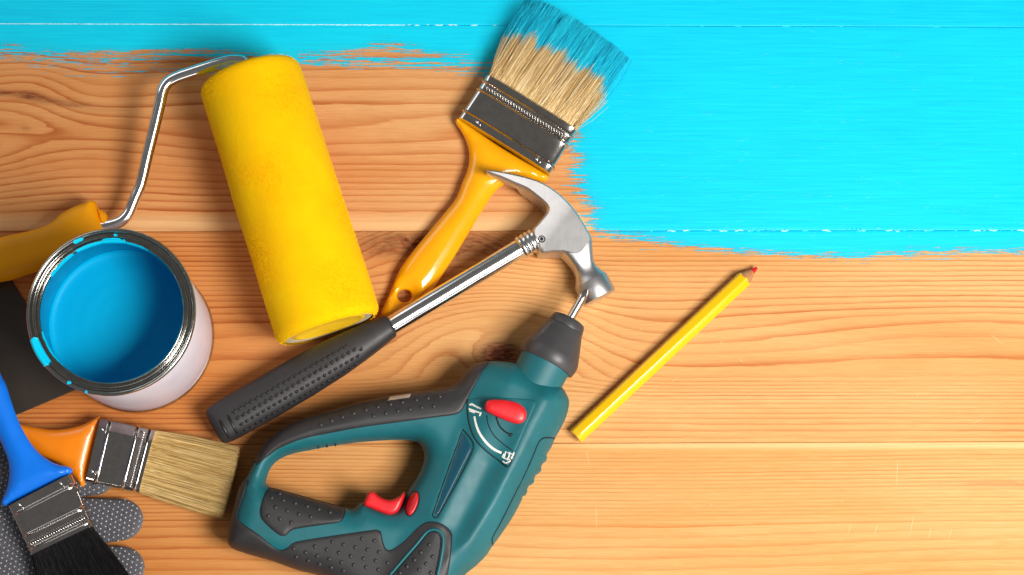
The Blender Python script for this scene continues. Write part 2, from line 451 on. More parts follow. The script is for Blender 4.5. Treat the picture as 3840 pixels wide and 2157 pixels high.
# paint dried along the joints
t = NT('dried_paint'); t.set(Base_Color=(.05, .75, .92, 1), Roughness=.3); m_bead = t.m
t = NT('pale_paint_edge'); t.set(Base_Color=(.55, .9, .95, 1), Roughness=.4); m_pale = t.m
def bead(k, ua, ub, amp, r, fill, mat, seed, dv=0):
    rr = np.random.default_rng(seed); vs = []
    u = ua
    while u < ub:
        L = rr.uniform(6, 40) if fill < .99 else 90
        if rr.random() < fill:
            n = max(3, int(L / 6)); us = np.linspace(u, u + L, n)
            y = [seam_y(k, W(q, 500).x) for q in us]
            path = [Vector((W(q, uv_of(0, yy)[1]).x, yy + dv + rr.normal(0, amp), -.0002 + abs(rr.normal(0, r * .25)))) for q, yy in zip(us, y)]
            vs.append(tube(path, [r * (rr.uniform(.5, 1.2) if (0 < j < n - 1 or fill > .99) else .15) for j in range(n)], 6))
        u += L + rr.uniform(0, 25) * (fill < .99)
    return join(*vs)
part('dried_paint', bead(2, -100, 1500, .00003, .00040, 1, m_pale, 1), m_pale, tab, kind='stuff')
part('dried_paint', bead(2, 1200, 2000, .0002, .00045, .6, m_pale, 2), m_pale, tab, kind='stuff')
part('dried_paint', bead(2, 2500, 3500, .0002, .0004, .25, m_bead, 3), m_bead, tab, kind='stuff')
part('dried_paint', bead(3, 2420, 3900, .0003, .00045, .42, m_pale, 4), m_pale, tab, kind='stuff')
part('dried_paint', bead(3, 2300, 3900, .0005, .0008, .6, m_bead, 5, .0006), m_bead, tab, kind='stuff')

def scratches():
    vs = []
    for (x0, y0, x1, y1) in [(1498,1155,1480,1225), (1650,1155,1632,1225), (1858,1095,1828,1245), (1955,1170,1938,1250), (2072,1178,2052,1250), (2285,78,2380,150), (860,215,890,245), (1440,1035,1462,1018), (52,1050,56,1190), (1765,790,1755,960), (700,1060,712,1045), (300,60,320,45), (480,350,530,325), (380,385,410,372), (0,740,14,830), (755,120,775,135), (2180,590,2260,555), (1870,440,1885,410)]:
        p = W(2200 + x0 * .661, 1200 + y0 * .661, .00012); q = W(2200 + x1 * .661, 1200 + y1 * .661, .00012); d = (q - p).normalized(); n = Vector((-d.y, d.x, 0)) * .00015
        vs.append((np.array([tuple(v) for v in (p, p.lerp(q, .3) + n, p.lerp(q, .7) + n * .8, q, p.lerp(q, .6) - n * .4, p.lerp(q, .3) - n * .5)]), [(0, 5, 4, 3, 2, 1)]))
    t = NT('scratched_wood'); t.set(Base_Color=(.93, .68, .40, 1), Roughness=.7)
    part('scratches', join(*vs), t.m, tab, kind='stuff', smooth=0)
scratches()

# ------------------------------------------------------------------ shared materials
m_chrome = metal('chrome', (.86, .86, .86, 1), .15, bump=.000002, smudge=.25)
m_steel = metal('brushed_steel', (.62, .61, .61, 1), .40, (1400, 40, 200), .00006, .12, .94)
m_satin = metal('satin_chrome', (.80, .80, .80, 1), .26, bump=.000002, smudge=.25)
m_tin = metal('polished_tin', (.64, .60, .56, 1), .11, bump=.00001)
m_tin2 = metal('bright_ferrule_tin', (.62, .58, .55, 1), .10, bump=.00001)
m_canrim = metal('can_tin', (.52, .51, .47, 1), .14)
m_dark_blade = plastic('blackened_steel', srgb(60, 53, 47), .3, .00001, 300, .1, 30)
m_yellow_plastic = plastic('amber_plastic', (.98, .42, .003, 1), .16, var=.05, coat=.25)
m_orange_plastic = plastic('orange_plastic', (.93, .245, .004, 1), .3, var=.06, coat=.3)
m_roller_plastic = plastic('roller_orange_plastic', (1.0, .39, .001, 1), .5, var=.03, spec=.25)
m_blue_plastic = plastic('blue_plastic', (.002, .19, .85, 1), .33, var=.06, coat=.2)
m_rubber = plastic('black_rubber', srgb(48, 46, 48), .5, .00006, 1600, .12, 50)
m_teal = plastic('teal_plastic', srgb(14, 100, 108), .52, .00005, 1400, .10, 35, wear=(srgb(60, 140, 145), .80))
m_teal_dark = plastic('dark_teal_plastic', srgb(10, 72, 92), .38, .00003, 1400, .1, 35)  # darker plastic, with some shade of the recess put into its colour
m_red = plastic('red_plastic', srgb(214, 30, 38), .36, .00002, 900, .08, 60)
m_seam = plastic('seam_shadow_gap', srgb(10, 24, 28), .7)
m_white_print = plastic('white_print', srgb(225, 225, 215), .6)
m_nub = plastic('rubber_nub', srgb(50, 48, 50), .42)
m_dark_nub = plastic('glossy_rubber_nub', srgb(30, 29, 30), .3)

# ------------------------------------------------------------------ paint can
def build_can():
    b = W(518, 1264, 0); th = thing('paint_can', b, 'open white paint can full of blue paint with smeared tin rim', 'paint can')
    Rb, H = .0530, .115
    t = NT('white_label'); v = t.coord()
    t.set(Base_Color=t.mix(t.maprange(t.noise(v, 30, 3), .3, .7), srgb(232, 226, 236), srgb(222, 214, 228)), Roughness=.42)
    ax = (0, 0, 1)
    part('can_body', lathe(b, ax, [(.004, Rb-.0006), (.006, Rb), (H-.006, Rb), (H-.004, Rb-.0004)], 128, False), t.m, th)
    part('bottom_rim', lathe(b, ax, [(0, Rb-.001), (0, Rb+.0005), (.0015, Rb+.0012), (.003, Rb+.0011), (.0045, Rb+.0002), (.0045, Rb-.001)], 128, True), m_canrim, th)
    prof = [(H-.006, Rb-0.00061), (H-.0055, Rb+.0006), (H-.0035, Rb+.0012), (H-.0015, Rb+.0013), (H-.0003, Rb+.0006), (H, Rb-0.00030), (H-.0006, Rb-0.00106),
            (H-.0022, Rb-0.00152), (H-.0034, Rb-0.00198), (H-.0036, Rb-0.00304), (H-.0024, Rb-0.00350), (H-.0018, Rb-0.00395), (H-.0024, Rb-0.00456), (H-.0036, Rb-0.00486),
            (H-.0038, Rb-0.00562), (H-.0024, Rb-0.00608), (H-.0016, Rb-0.00654), (H-.0022, Rb-0.00707), (H-.005, Rb-0.00730)]
    rim = part('rim', lathe(b, ax, prof, 160, False), m_canrim, th, smooth=180)
    # inside wall, coated with paint
    t = NT('wet_blue_paint'); t.set(Base_Color=(.0, .42, .70, 1), Roughness=.45, Specular_IOR_Level=.12)
    v = t.coord((1, 1, 1)); t.set(Normal=t.bump(t.noise(v, 25, 1), .00012))
    m_paint = t.m
    t = NT('paint_film'); v = t.coord((1, 1, 1))
    n = t.noise(v, 120, 4, .6); t.set(Base_Color=t.mix(t.maprange(n, .35, .6), (.0, .46, .74, 1), (.0, .55, .82, 1)), Roughness=.3); m_film = t.m
    Ri = Rb - .0028
    lev = H - .055
    part('inner_wall', lathe(b, ax, [(H-.0048, Rb-.0072), (H-.0052, Ri), (.004, Ri)], 128, False), m_film, th, smooth=180)
    # paint surface with a shallow meniscus and skin rings
    prof = [(lev + .0035, Ri - .00005), (lev + .0015, Ri - .0007), (lev + .0004, Ri - .0022), (lev + .00005, Ri - .004), (lev, Ri - .006)]
    prof += [(lev + .00006 * math.sin(j * 1.3), Ri * (1 - j / 24)) for j in range(4, 24)] + [(lev, .0001)]
    part('blue_paint', lathe(b, ax, prof, 128, False), m_paint, th, smooth=180)
    # smears of paint on the rim: arcs that follow the rim's section
    sm_prof = [(H-.0030, Rb+.0018), (H-.0012, Rb+.0019), (H+.0002, Rb+.0010), (H+.0006, Rb-0.00030), (H-.0001, Rb-0.00137), (H-.0016, Rb-0.00198), (H-.0028, Rb-0.00274),
               (H-.0019, Rb-0.00365), (H-.0014, Rb-0.00418), (H-.0019, Rb-0.00486), (H-.0030, Rb-0.00562), (H-.0018, Rb-0.00623), (H-.0010, Rb-0.00676), (H-.0018, Rb-0.00752), (H-.0060, Rb-0.00768)]
    t = NT('smeared_paint'); t.set(Base_Color=(.0, .62, .92, 1), Roughness=.28); m_sm = t.m
    def smear(a0, a1, j0, j1, rag=1.0, seed=0):
        rr = np.random.default_rng(seed); n = max(6, int(abs(a1 - a0) / 1.1)); V = []; Fc = []
        rows = j1 - j0 + 1
        wob = np.cumsum(rr.normal(0, 1, n)); wob -= np.linspace(wob[0], wob[-1], n); wob2 = np.cumsum(rr.normal(0, 1, n)); wob2 -= np.linspace(wob2[0], wob2[-1], n)
        for i in range(n):
            a = R(a0 + (a1 - a0) * i / (n - 1)); f = max(0, math.sin(math.pi * i / (n - 1))) ** .14
            lo = j0 + (rows - 1) * .5 * (1 - f) + rag * .25 * abs(wob[i]) * (j0 > 0); hi = j1 - (rows - 1) * .5 * (1 - f) - rag * .25 * abs(wob2[i]) * (j1 < 14)
            hi = max(hi, lo + .15)
            for j in range(rows):
                s = lo + (hi - lo) * j / (rows - 1); q = int(s); fr = s - q; q2 = min(q + 1, len(sm_prof) - 1)
                h = sm_prof[q][0] * (1 - fr) + sm_prof[q2][0] * fr; r = sm_prof[q][1] * (1 - fr) + sm_prof[q2][1] * fr
                V.append((b.x + r * math.cos(a), b.y + r * math.sin(a), h))
        for i in range(n - 1):
            for j in range(rows - 1):
                k = i * rows + j; Fc.append((k, k + rows, k + rows + 1, k + 1))
        part('paint_smear', (np.array(V), Fc), m_sm, th, smooth=180)
    # angle 0 = right, 90 = top of photo
    smear(199, 222, 0, 8, .2, 1)
    smear(80, 100, 9, 14, 1, 2); smear(98, 122, 10, 14, .8, 3); smear(60, 82, 12, 14, .5, 4); smear(87, 90, 5, 8, 1.2, 5)
    smear(112, 120, 3, 6, 1.2, 6); smear(124, 150, 12, 14, .4, 7); smear(20, 60, 13, 14, .3, 8); smear(-30, 20, 13, 14, .2, 9)
    smear(196, 230, 12, 14, .5, 10); smear(232, 262, 13, 14, .3, 11); smear(262, 330, 13, 14, .2, 13); smear(240, 243, 2, 5, 1, 14); smear(254, 256, 1, 3, 1, 15)
build_can()

# ------------------------------------------------------------------ paint roller
def build_roller():
    za = .0385; A = W(932, 278, za); B = W(1235, 1236, za)
    th = thing('paint_roller', W(1080, 760, 0), 'paint roller with fluffy yellow sleeve, bent chrome rod and orange handle', 'paint roller')
    ax = (B - A).normalized(); L = (B - A).length; r = .0362
    t = NT('yellow_fleece'); v = t.coord()
    n1 = t.noise(v, 1100, 4, .75); n2 = t.noise(v, 42, 4, .6); n3 = t.noise(v, 300, 3, .6)
    c = t.mix(t.maprange(n2, .35, .65), (1.0, .56, .001, 1), (1.0, .62, .001, 1))
    c = t.mix(t.maprange(n1, .3, .7), t.mix(1, c, (.99, .93, .8, 1), 'MULTIPLY'), c)
    t.set(Base_Color=c, Roughness=.95, Specular_IOR_Level=.1, Sheen_Weight=.12, Sheen_Roughness=.5, Sheen_Tint=(1, .7, .1, 1))
    h = t.math('ADD', n1, t.math('MULTIPLY', n3, .2)); t.set(Normal=t.bump(h, .0006, .7)); m_fl = t.m
    prof = [(.0008, r-.014), (-.0002, r-.010), (.0, r-.005), (.0015, r-.0018), (.004, r-.0004), (.008, r)] + [(L*f, r) for f in np.linspace(.08, .92, 24)] + \
           [(L-.008, r), (L-.004, r-.0004), (L-.0015, r-.0018), (L, r-.005)]
    V, Fc = lathe(A, ax, prof, 96, False)
    cen = np.array(A)[None]; axn = np.array(ax)
    s = (V - cen) @ axn; rad = V - cen - s[:, None] * axn; rl = np.linalg.norm(rad, axis=1)
    ang = np.arctan2(rad[:, 2], rad[:, 0]); V = V + rad * .02 * (s / L)[:, None] + rad / rl[:, None] * (.0003 * (np.sin(s * 90 + ang * 2) + np.sin(s * 47 - ang * 3)))[:, None]
    sleeve = part('sleeve', (V, Fc), m_fl, th, smooth=180)
    # pile fibres
    N = 60000; u = Vector(ax).orthogonal().normalized(); w = ax.cross(u)
    sa = rng.uniform(.0, L, N); an = rng.uniform(0, 2 * math.pi, N)
    u_, w_, ax_ = map(np.array, (u, w, ax))
    nd = np.cos(an)[:, None] * u_ + np.sin(an)[:, None] * w_
    ends = np.minimum(sa, L - sa); rr_ = r - .0035 * np.clip(1 - ends / .006, 0, 1) ** 2
    p = np.array(A) + sa[:, None] * ax_ + nd * (rr_ - .0004 + .02 * r * sa / L)[:, None]
    tang = np.cross(nd, ax_); lean = rng.normal(0, .6, (N, 1)) * ax_ + rng.normal(0, .6, (N, 1)) * tang
    d = nd + lean; d /= np.linalg.norm(d, axis=1)[:, None]
    side = np.cross(d, rng.normal(size=(N, 3))); side /= np.linalg.norm(side, axis=1)[:, None]
    ln = rng.uniform(.0007, .0013, (N, 1)); wd = .00016
    V = np.stack([p - side * wd, p + side * wd, p + d * ln], 1).reshape(-1, 3)
    Fc = np.arange(N * 3).reshape(-1, 3)
    t = NT('yellow_pile'); ob = t.noise(t.coord(), 4000, 2)
    t.set(Base_Color=t.mix(t.maprange(ob, .35, .65), (1.0, .55, .001, 1), (1.0, .63, .001, 1)), Roughness=.8, Specular_IOR_Level=.1); 
    mesh_obj('pile', V, Fc, t.m, sleeve, org=ORG[sleeve.name], smooth=0, kind='stuff')
    # end: off-white foam ring and yellow plug
    m_foam = plastic('off_white_foam', srgb(206, 190, 156), .85, .0003, 700)
    m_plug = plastic('yellow_foam_plug', (.95, .55, .004, 1), .8, .0004, 600)
    part('foam_core', lathe(A, ax, [(L-.006, r-.002), (L-.0012, r-.0050), (L-.0010, r-.0085), (L-.0016, r-.0098), (L-.012, r-.0105)], 64, False), m_foam, th)
    part('end_plug', lathe(A, ax, [(L-.006, r-.0100), (L-.0016, r-.0098), (L-.0012, r-.0125), (L-.0030, r-.016), (L-.0036, .010), (L-.0046, .006), (L-.0044, .0001)], 48, False), m_plug, th)
    part('foam_core', lathe(A, ax, [(.002, r-.013), (.0008, r-.012), (.0008, .0046)], 48, False), m_foam, th)
    # rod
    pts = [(330, 866, .017), (388, 849, .018), (428, 840, .019), (456, 828, .0195), (482, 800, .020), (505, 745, .022), (528, 690, .024), (552, 587, .028), (580, 473, .032), (601, 383, .035),
           (611, 338, .0365), (630, 309, .037), (664, 290, .0375), (722, 270, .038), (796, 246, .0385), (862, 228, .0385), (893, 228, .0385)]
    P = [W(*q) for q in pts] + [A - ax * .010 + Vector((-.002, 0, 0)), A - ax * .003, A + ax * .02]
    part('rod', tube(spline3(P, .0022), .0041, 20), m_chrome, th, smooth=180)
    # handle
    zt = .026
    ol = [(-330, 962), (-300, 930), (-180, 918), (-60, 905), (0, 893), (60, 880), (124, 866), (175, 849), (205, 830), (229, 806), (269, 783), (340, 754), (356, 755), (372, 795), (395, 858), (425, 935), (418, 945), (330, 985), (240, 992), (170, 1008), (139, 1016), (100, 1028), (40, 1048), (0, 1056), (-100, 1078), (-240, 1095), (-310, 1080), (-335, 1020)]
    o = smooth_poly(W2(ol, zt * .6), .0018, sharp=(11, 12, 15, 16))
    part('handle', relief([o], dome(.014, .0130, .011, 2.6), lambda x, y, d: .014 - .0125 * (1 - (1 - np.clip(d / .014, 0, 1)) ** 2) ** .5, .016, .003), m_roller_plastic, th, smooth=50)
    o = smooth_poly(W2([(360, 770), (375, 784), (391, 790), (402, 812), (413, 848), (400, 852), (385, 850), (370, 845)], .018), .0015, sharp=(0, 2, 4, 7))
    part('handle_collar', relief([o], dome(.0135, .010, .004), lambda x, y, d: .006 + 0*x, .004, .002), m_roller_plastic, th, smooth=50)
build_roller()

# ------------------------------------------------------------------ brushes
def bristle_mesh(bl, br, tl, tr, zb, zt, hb, ht, n, rad, thr=None, seed=0, segs=4, curl=.0015, ragged=.06, droop=0, part_at=None):
    """bl, br, tl, tr: xy corners; zb, zt centre heights; hb, ht half thickness at ferrule and tip"""
    rr = np.random.default_rng(seed)
    bl, br, tl, tr = map(np.array, (bl, br, tl, tr))
    s = rr.random(n) ** 1.0; q = rr.uniform(-1, 1, n)
    q = np.sign(q) * np.abs(q) ** .6
    s2 = np.clip(s + rr.normal(0, .012, n), -.015, 1.015)
    clump = .005 * np.sin(s * 95 + 2 * q) + .004 * np.sin(s * 41)
    s2 = s2 + clump
    if part_at is not None: s2 = s2 + .036 * np.sign(s - part_at) * np.exp(-np.abs(s - part_at) / .05)
    base = bl[None] + (br - bl)[None] * s[:, None]; tip = tl[None] + (tr - tl)[None] * s2[:, None]
    shorten = 1 - np.abs(rr.normal(0, ragged * .5, n)) - .015 * np.abs(np.sin(s * 60))
    arch = .02 * np.sin(math.pi * s)
    T_ = np.linspace(0, 1, segs + 1)
    edgefac = np.sqrt(np.clip(1 - (2 * s - 1) ** 6, 0.15, 1))
    z0 = zb + q * hb * edgefac; z1 = zt + q * ht * edgefac + rr.normal(0, .0004, n)
    cx = rr.normal(0, curl, n); cy = rr.normal(0, curl, n); cz = rr.normal(0, curl * .5, n)
    tone = rr.random(n); r = rad * rr.uniform(.6, 1.3, n)
    V = np.zeros((n, segs + 1, 3, 3)); at = np.zeros((n, segs + 1, 3)); al = np.zeros((n, segs + 1, 3)); tn = np.zeros((n, segs + 1, 3))
    d = tip - base; dn = d / np.linalg.norm(d, axis=1)[:, None]; perp = np.stack([-dn[:, 1], dn[:, 0]], 1)
    phase = rr.uniform(0, 6.28, n)
    for i, t in enumerate(T_):
        te = t * (shorten + arch)
        c = base + d * te[:, None]; b = math.sin(math.pi * t * .9) 
        c = c + perp * (cx * b)[:, None]; z = z0 + (z1 - z0) * te + cz * b - droop * t * t
        rt = r * (1 - .55 * t)
        for j in range(3):
            a = phase + j * 2.094
            V[:, i, j, :2] = c + perp * (rt * np.cos(a))[:, None]; V[:, i, j, 2] = z + rt * np.sin(a)
            al[:, i, j] = te; tn[:, i, j] = tone
            if thr is not None:
                at[:, i, j] = te - thr(s) - (tone - .5) * .10
    nv = (segs + 1) * 3
    base_i = np.arange(n)[:, None, None, None] * nv
    ii = np.arange(segs)[None, :, None, None]; jj = np.arange(3)[None, None, :, None]
    q4 = np.concatenate([ii*3+jj, ii*3+(jj+1) % 3, (ii+1)*3+(jj+1) % 3, (ii+1)*3+jj], 3)
    Fc = (base_i + q4).reshape(-1, 4)
    return V.reshape(-1, 3), Fc, dict(wet=at.ravel(), along=al.ravel(), tone=tn.ravel())
def bristle_mat(name, c0, c1, c2, wet=None, rough=.45):
    t = NT(name); tone = t.attr('tone'); al = t.attr('along')
    c = t.ramp(tone, [(0, c0), (.5, c1), (1, c2)])
    if wet:
        w = t.maprange(t.attr('wet'), 0, .04)
        wc = t.ramp(tone, [(0, wet[0]), (.3, wet[1]), (1, wet[2])])
        c = t.mix(w, c, wc)
    t.set(Base_Color=c, Roughness=rough, Specular_IOR_Level=.35)
    return t.m
def ferrule(th, TL, TR, BR, BL, zc, h, mat, bead_pos=(.14, .33, .84), crimp=(.2, .27), ncrimp=26, nails=True, mat_nail=None, e=5, hb=None, flip=False):
    """corners in place xy (T = bristle side); zc centre height at (handle, bristle) side, h half thickness"""
    TL, TR, BR, BL = map(lambda p: np.array(p, float), (TL, TR, BR, BL))
    z0, z1 = zc; hh0, hh1 = h
    pos = sorted(set(list(np.linspace(0, 1, 7)) + [p + o for p in bead_pos for o in (-.045, -.03, -.02, -.01, 0, .01, .02, .03, .045)] + [.995, .985]))
    st = []
    for p in pos:      # p = 0 bristle side, 1 handle side
        c = (TL + TR) / 2 * (1 - p) + (BL + BR) / 2 * p; u = ((TR - TL) * (1 - p) + (BR - BL) * p) / 2
        z = z1 * (1 - p) + z0 * p; hh = hh1 * (1 - p) + hh0 * p
        g = sum(math.exp(-((p - b) / .017) ** 2) for b in bead_pos) * .0013
        if p < .02: g += .0004
        un = u / np.linalg.norm(u)
        st.append(((c[0], c[1], z), (u[0] + un[0] * g, u[1] + un[1] * g, 0), (0, 0, hh + g), e))
    f = part('ferrule', loft(st, 56, True), mat, th, smooth=40)
    # crimped row
    vs = []
    for i in range(ncrimp):
        s = (i + .5) / ncrimp * .90 + .05
        def pt(s, p):
            a = TL + (TR - TL) * s; b = BL + (BR - BL) * s; q = a * (1 - p) + b * p
            return Vector((q[0], q[1], z1 * (1 - p) + z0 * p + (hh1 * (1 - p) + hh0 * p) + .0001))
        w = .55 / ncrimp
        vs.append(tube([pt(s - w, crimp[0]), pt(s, (crimp[0] + crimp[1]) / 2), pt(s + w, crimp[1])], [.0002, .0006, .0002], 8))
    part('crimping', join(*vs), mat, f, kind='stuff', smooth=180)
    if nails:
        nv = None
        for s in (.17, .83):
            q = (TL * .08 + BL * .92) * (1 - s) + (TR * .08 + BR * .92) * s
            z = z1 * .08 + z0 * .92 + hh0
            c = (q[0], q[1], z)
            if nv is None: nv = part('nail', join(blob(c, .0011, .0011, .0009), blob((c[0] + .0022, c[1] - .002, c[2] - .0001), .0008, .0008, .0007)), mat_nail or m_chrome, f, smooth=180); n0 = c
            else:
                o = nv.copy(); C.objects.link(o); o.location = Vector(c) - Vector(n0); ORG[o.name] = ORG[f.name]
    return f

def big_brush():
    th = thing('paint_brush', W(1800, 600, 0), 'wide amber-handled brush with bristle tips dipped in blue paint', 'paint brush', 'flat paint brushes')
    zf = .0125
    ol = [(1714, 440), (1708, 456), (1724, 483), (1744, 518), (1757, 557), (1760, 597), (1751, 642), (1734, 682), (1709, 744), (1649, 819), (1600, 878), (1550, 938), (1500, 1008), (1466, 1088), (1441, 1143), (1428, 1180), (1440, 1212), (1475, 1215), (1520, 1185), (1575, 1132), (1625, 1078),
          (1655, 1038), (1684, 993), (1719, 938), (1749, 888), (1779, 839), (1809, 789), (1838, 744), (1862, 712), (1893, 690), (1940, 675), (1990, 675), (2030, 680), (2050, 676), (2058, 662), (2045, 650), (1880, 552)]
    o = smooth_poly(W2(ol, .009), .0014, sharp=(0,))
    hole = smooth_poly(W2([(1517 + 27*math.cos(a), 1106 + 24*math.sin(a)) for a in np.linspace(0, 2*math.pi, 16)[:-1]], .012), .001)
    hc = np.array(W(1517, 1106, .012)[:2])
    def top(x, y, d):
        z = .0075 + .0075 * (1 - (1 - np.clip(d / .0125, 0, 1)) ** 2) ** .5
        rr = np.hypot(x - hc[0], y - hc[1]); z = z - .0022 * np.exp(-((rr - .0085) / .0028) ** 2)   # ring round the hanging hole
        return z
    part('handle', relief([o, hole], top, lambda x, y, d: .0075 - .0055 * (1 - (1 - np.clip(d / .012, 0, 1)) ** 2) ** .5, .0125, .002), m_yellow_plastic, th, smooth=60)
    TL, TR, BR, BL = W2([(1826, 282), (2160, 490), (2063, 648), (1722, 436)], .018)
    ferrule(th, TL, TR, BR, BL, (.0115, .013), (.0072, .0080), m_tin, ncrimp=30)
    bl, br, tl, tr = W2([(1832, 286), (2155, 487), (2024, 6), (2352, 216)], .014)
    V, Fc, at = bristle_mesh(bl, br, tl, tr, .0135, .0145, .0070, .0090, 16000, .00021, thr=lambda s: .56 + .03*np.sin(s*17) + .03*np.sin(s*43) + .02*np.sin(s*91) - .08*(s < .12), seed=3, segs=5, curl=.0011, ragged=.035, part_at=.27)
    # a parting near the left third of the tips
    m = bristle_mat('cream_bristle_blue_tip', srgb(176, 136, 76), srgb(236, 200, 134), srgb(255, 240, 200),
                    wet=((.0, .17, .38, 1), (.001, .70, 1, 1), (.03, .90, 1, 1)))
    mesh_obj('bristles', V, Fc, m, th, org=ORG[th.name], smooth=180, kind='stuff', attrs=at)
    # stray hairs at the left edge
    V, Fc, at = bristle_mesh(W2([(1832, 292)], .014)[0], W2([(1838, 288)], .014)[0], W2([(1962, 10)], .016)[0], W2([(2020, 12)], .016)[0], .0135, .0155, .006, .008, 60, .00016, thr=lambda s: .5 + 0*s, seed=5, curl=.003)
    mesh_obj('stray_bristles', V, Fc, m, th, org=ORG[th.name], smooth=180, kind='stuff', attrs=at)
    V, Fc, at = bristle_mesh(W2([(2148, 480)], .014)[0], W2([(2158, 490)], .014)[0], W2([(2345, 220)], .014)[0], W2([(2368, 232)], .014)[0], .0135, .0145, .006, .008, 60, .00016, thr=lambda s: .45 + 0*s, seed=6, curl=.003)
    mesh_obj('stray_bristles', V, Fc, m, th, org=ORG[th.name], smooth=180, kind='stuff', attrs=at)
big_brush()

def small_brush():
    th = thing('paint_brush', W(330, 1700, 0), 'orange-handled brush with clean tan bristles lying below the paint can', 'paint brush', 'flat paint brushes')
    z = .016
    ol = [(374, 1559), (347, 1574), (307, 1594), (248, 1608), (188, 1611), (124, 1601), (74, 1589), (0, 1570), (-120, 1540), (-260, 1515), (-330, 1530), (-330, 1580), (-230, 1620), (-100, 1640), (20, 1650), (80, 1660), (109, 1676), (149, 1706), (198, 1729), (238, 1752), (278, 1789), (306, 1826), (316, 1822), (345, 1700), (378, 1575)]
    o = smooth_poly(W2(ol, .014), .0015, sharp=(0, 21, 22, 24))
    part('handle', relief([o], dome(.0135, .0065, .010), lambda x, y, d: .0135 - .006 * (1 - (1 - np.clip(d / .010, 0, 1)) ** 2) ** .5, .010, .0022), m_orange_plastic, th, smooth=60)
    TR, TL, BL, BR = W2([(582, 1612), (520, 1846), (320, 1806), (376, 1566)], .022)
    ferrule(th, TL, TR, BR, BL, (.0140, .0140), (.0080, .0086), m_tin2, bead_pos=(.10, .32, .82), crimp=(.14, .27), ncrimp=24)
    bl, br, tl, tr = W2([(522, 1848), (580, 1614), (838, 1944), (897, 1684)], .016)
    V, Fc, at = bristle_mesh(bl, br, tl, tr, .0140, .0110, .0076, .0085, 6500, .00020, seed=9, segs=4, curl=.0007, ragged=.02)
    m = bristle_mat('tan_bristle', srgb(158, 120, 60), srgb(218, 180, 110), srgb(244, 220, 160))
    mesh_obj('bristles', V, Fc, m, th, org=ORG[th.name], smooth=180, kind='stuff', attrs=at)
def blue_brush():
    th = thing('paint_brush', W(200, 1900, 0), 'blue-handled brush with black bristles lying on the grey glove', 'paint brush', 'flat paint brushes')
    ol = [(-190, 1180), (-150, 1165), (-90, 1230), (-30, 1330), (5, 1412), (20, 1440), (36, 1490), (56, 1549), (80, 1604), (114, 1661), (154, 1706), (208, 1739), (256, 1750), (271, 1762), (262, 1780), (140, 1838), (18, 1899), (4, 1890), (8, 1872), (24, 1830), (33, 1777), (28, 1727), (13, 1688), (-5, 1645), (-40, 1580), (-90, 1480), (-150, 1330), (-195, 1230)]
    o = smooth_poly(W2(ol, .030), .0015, sharp=(14, 16))
    part('handle', relief([o], dome(.0285, .0075, .011), lambda x, y, d: .0285 - .007 * (1 - (1 - np.clip(d / .011, 0, 1)) ** 2) ** .5, .011, .0022), m_blue_plastic, th, smooth=60)
    BL, BR, TR, TL = W2([(262, 1778), (28, 1900), (114, 2082), (346, 1972)], .034)
    ferrule(th, TL, TR, BR, BL, (.0275, .0265), (.0080, .0086), m_tin2, bead_pos=(.10, .36, .80), crimp=(.15, .25), ncrimp=24)
    bl, br, tl, tr = W2([(344, 1974), (118, 2080), (545, 2260), (205, 2400)], .026)
    V, Fc, at = bristle_mesh(bl, br, tl, tr, .0265, .0230, .0078, .0100, 7500, .00018, seed=19, segs=4, curl=.0008, ragged=.04)
    m = bristle_mat('black_bristle', srgb(8, 8, 9), srgb(16, 15, 16), srgb(38, 36, 38), rough=.42)
    mesh_obj('bristles', V, Fc, m, th, org=ORG[th.name], smooth=180, kind='stuff', attrs=at)
small_brush(); blue_brush()

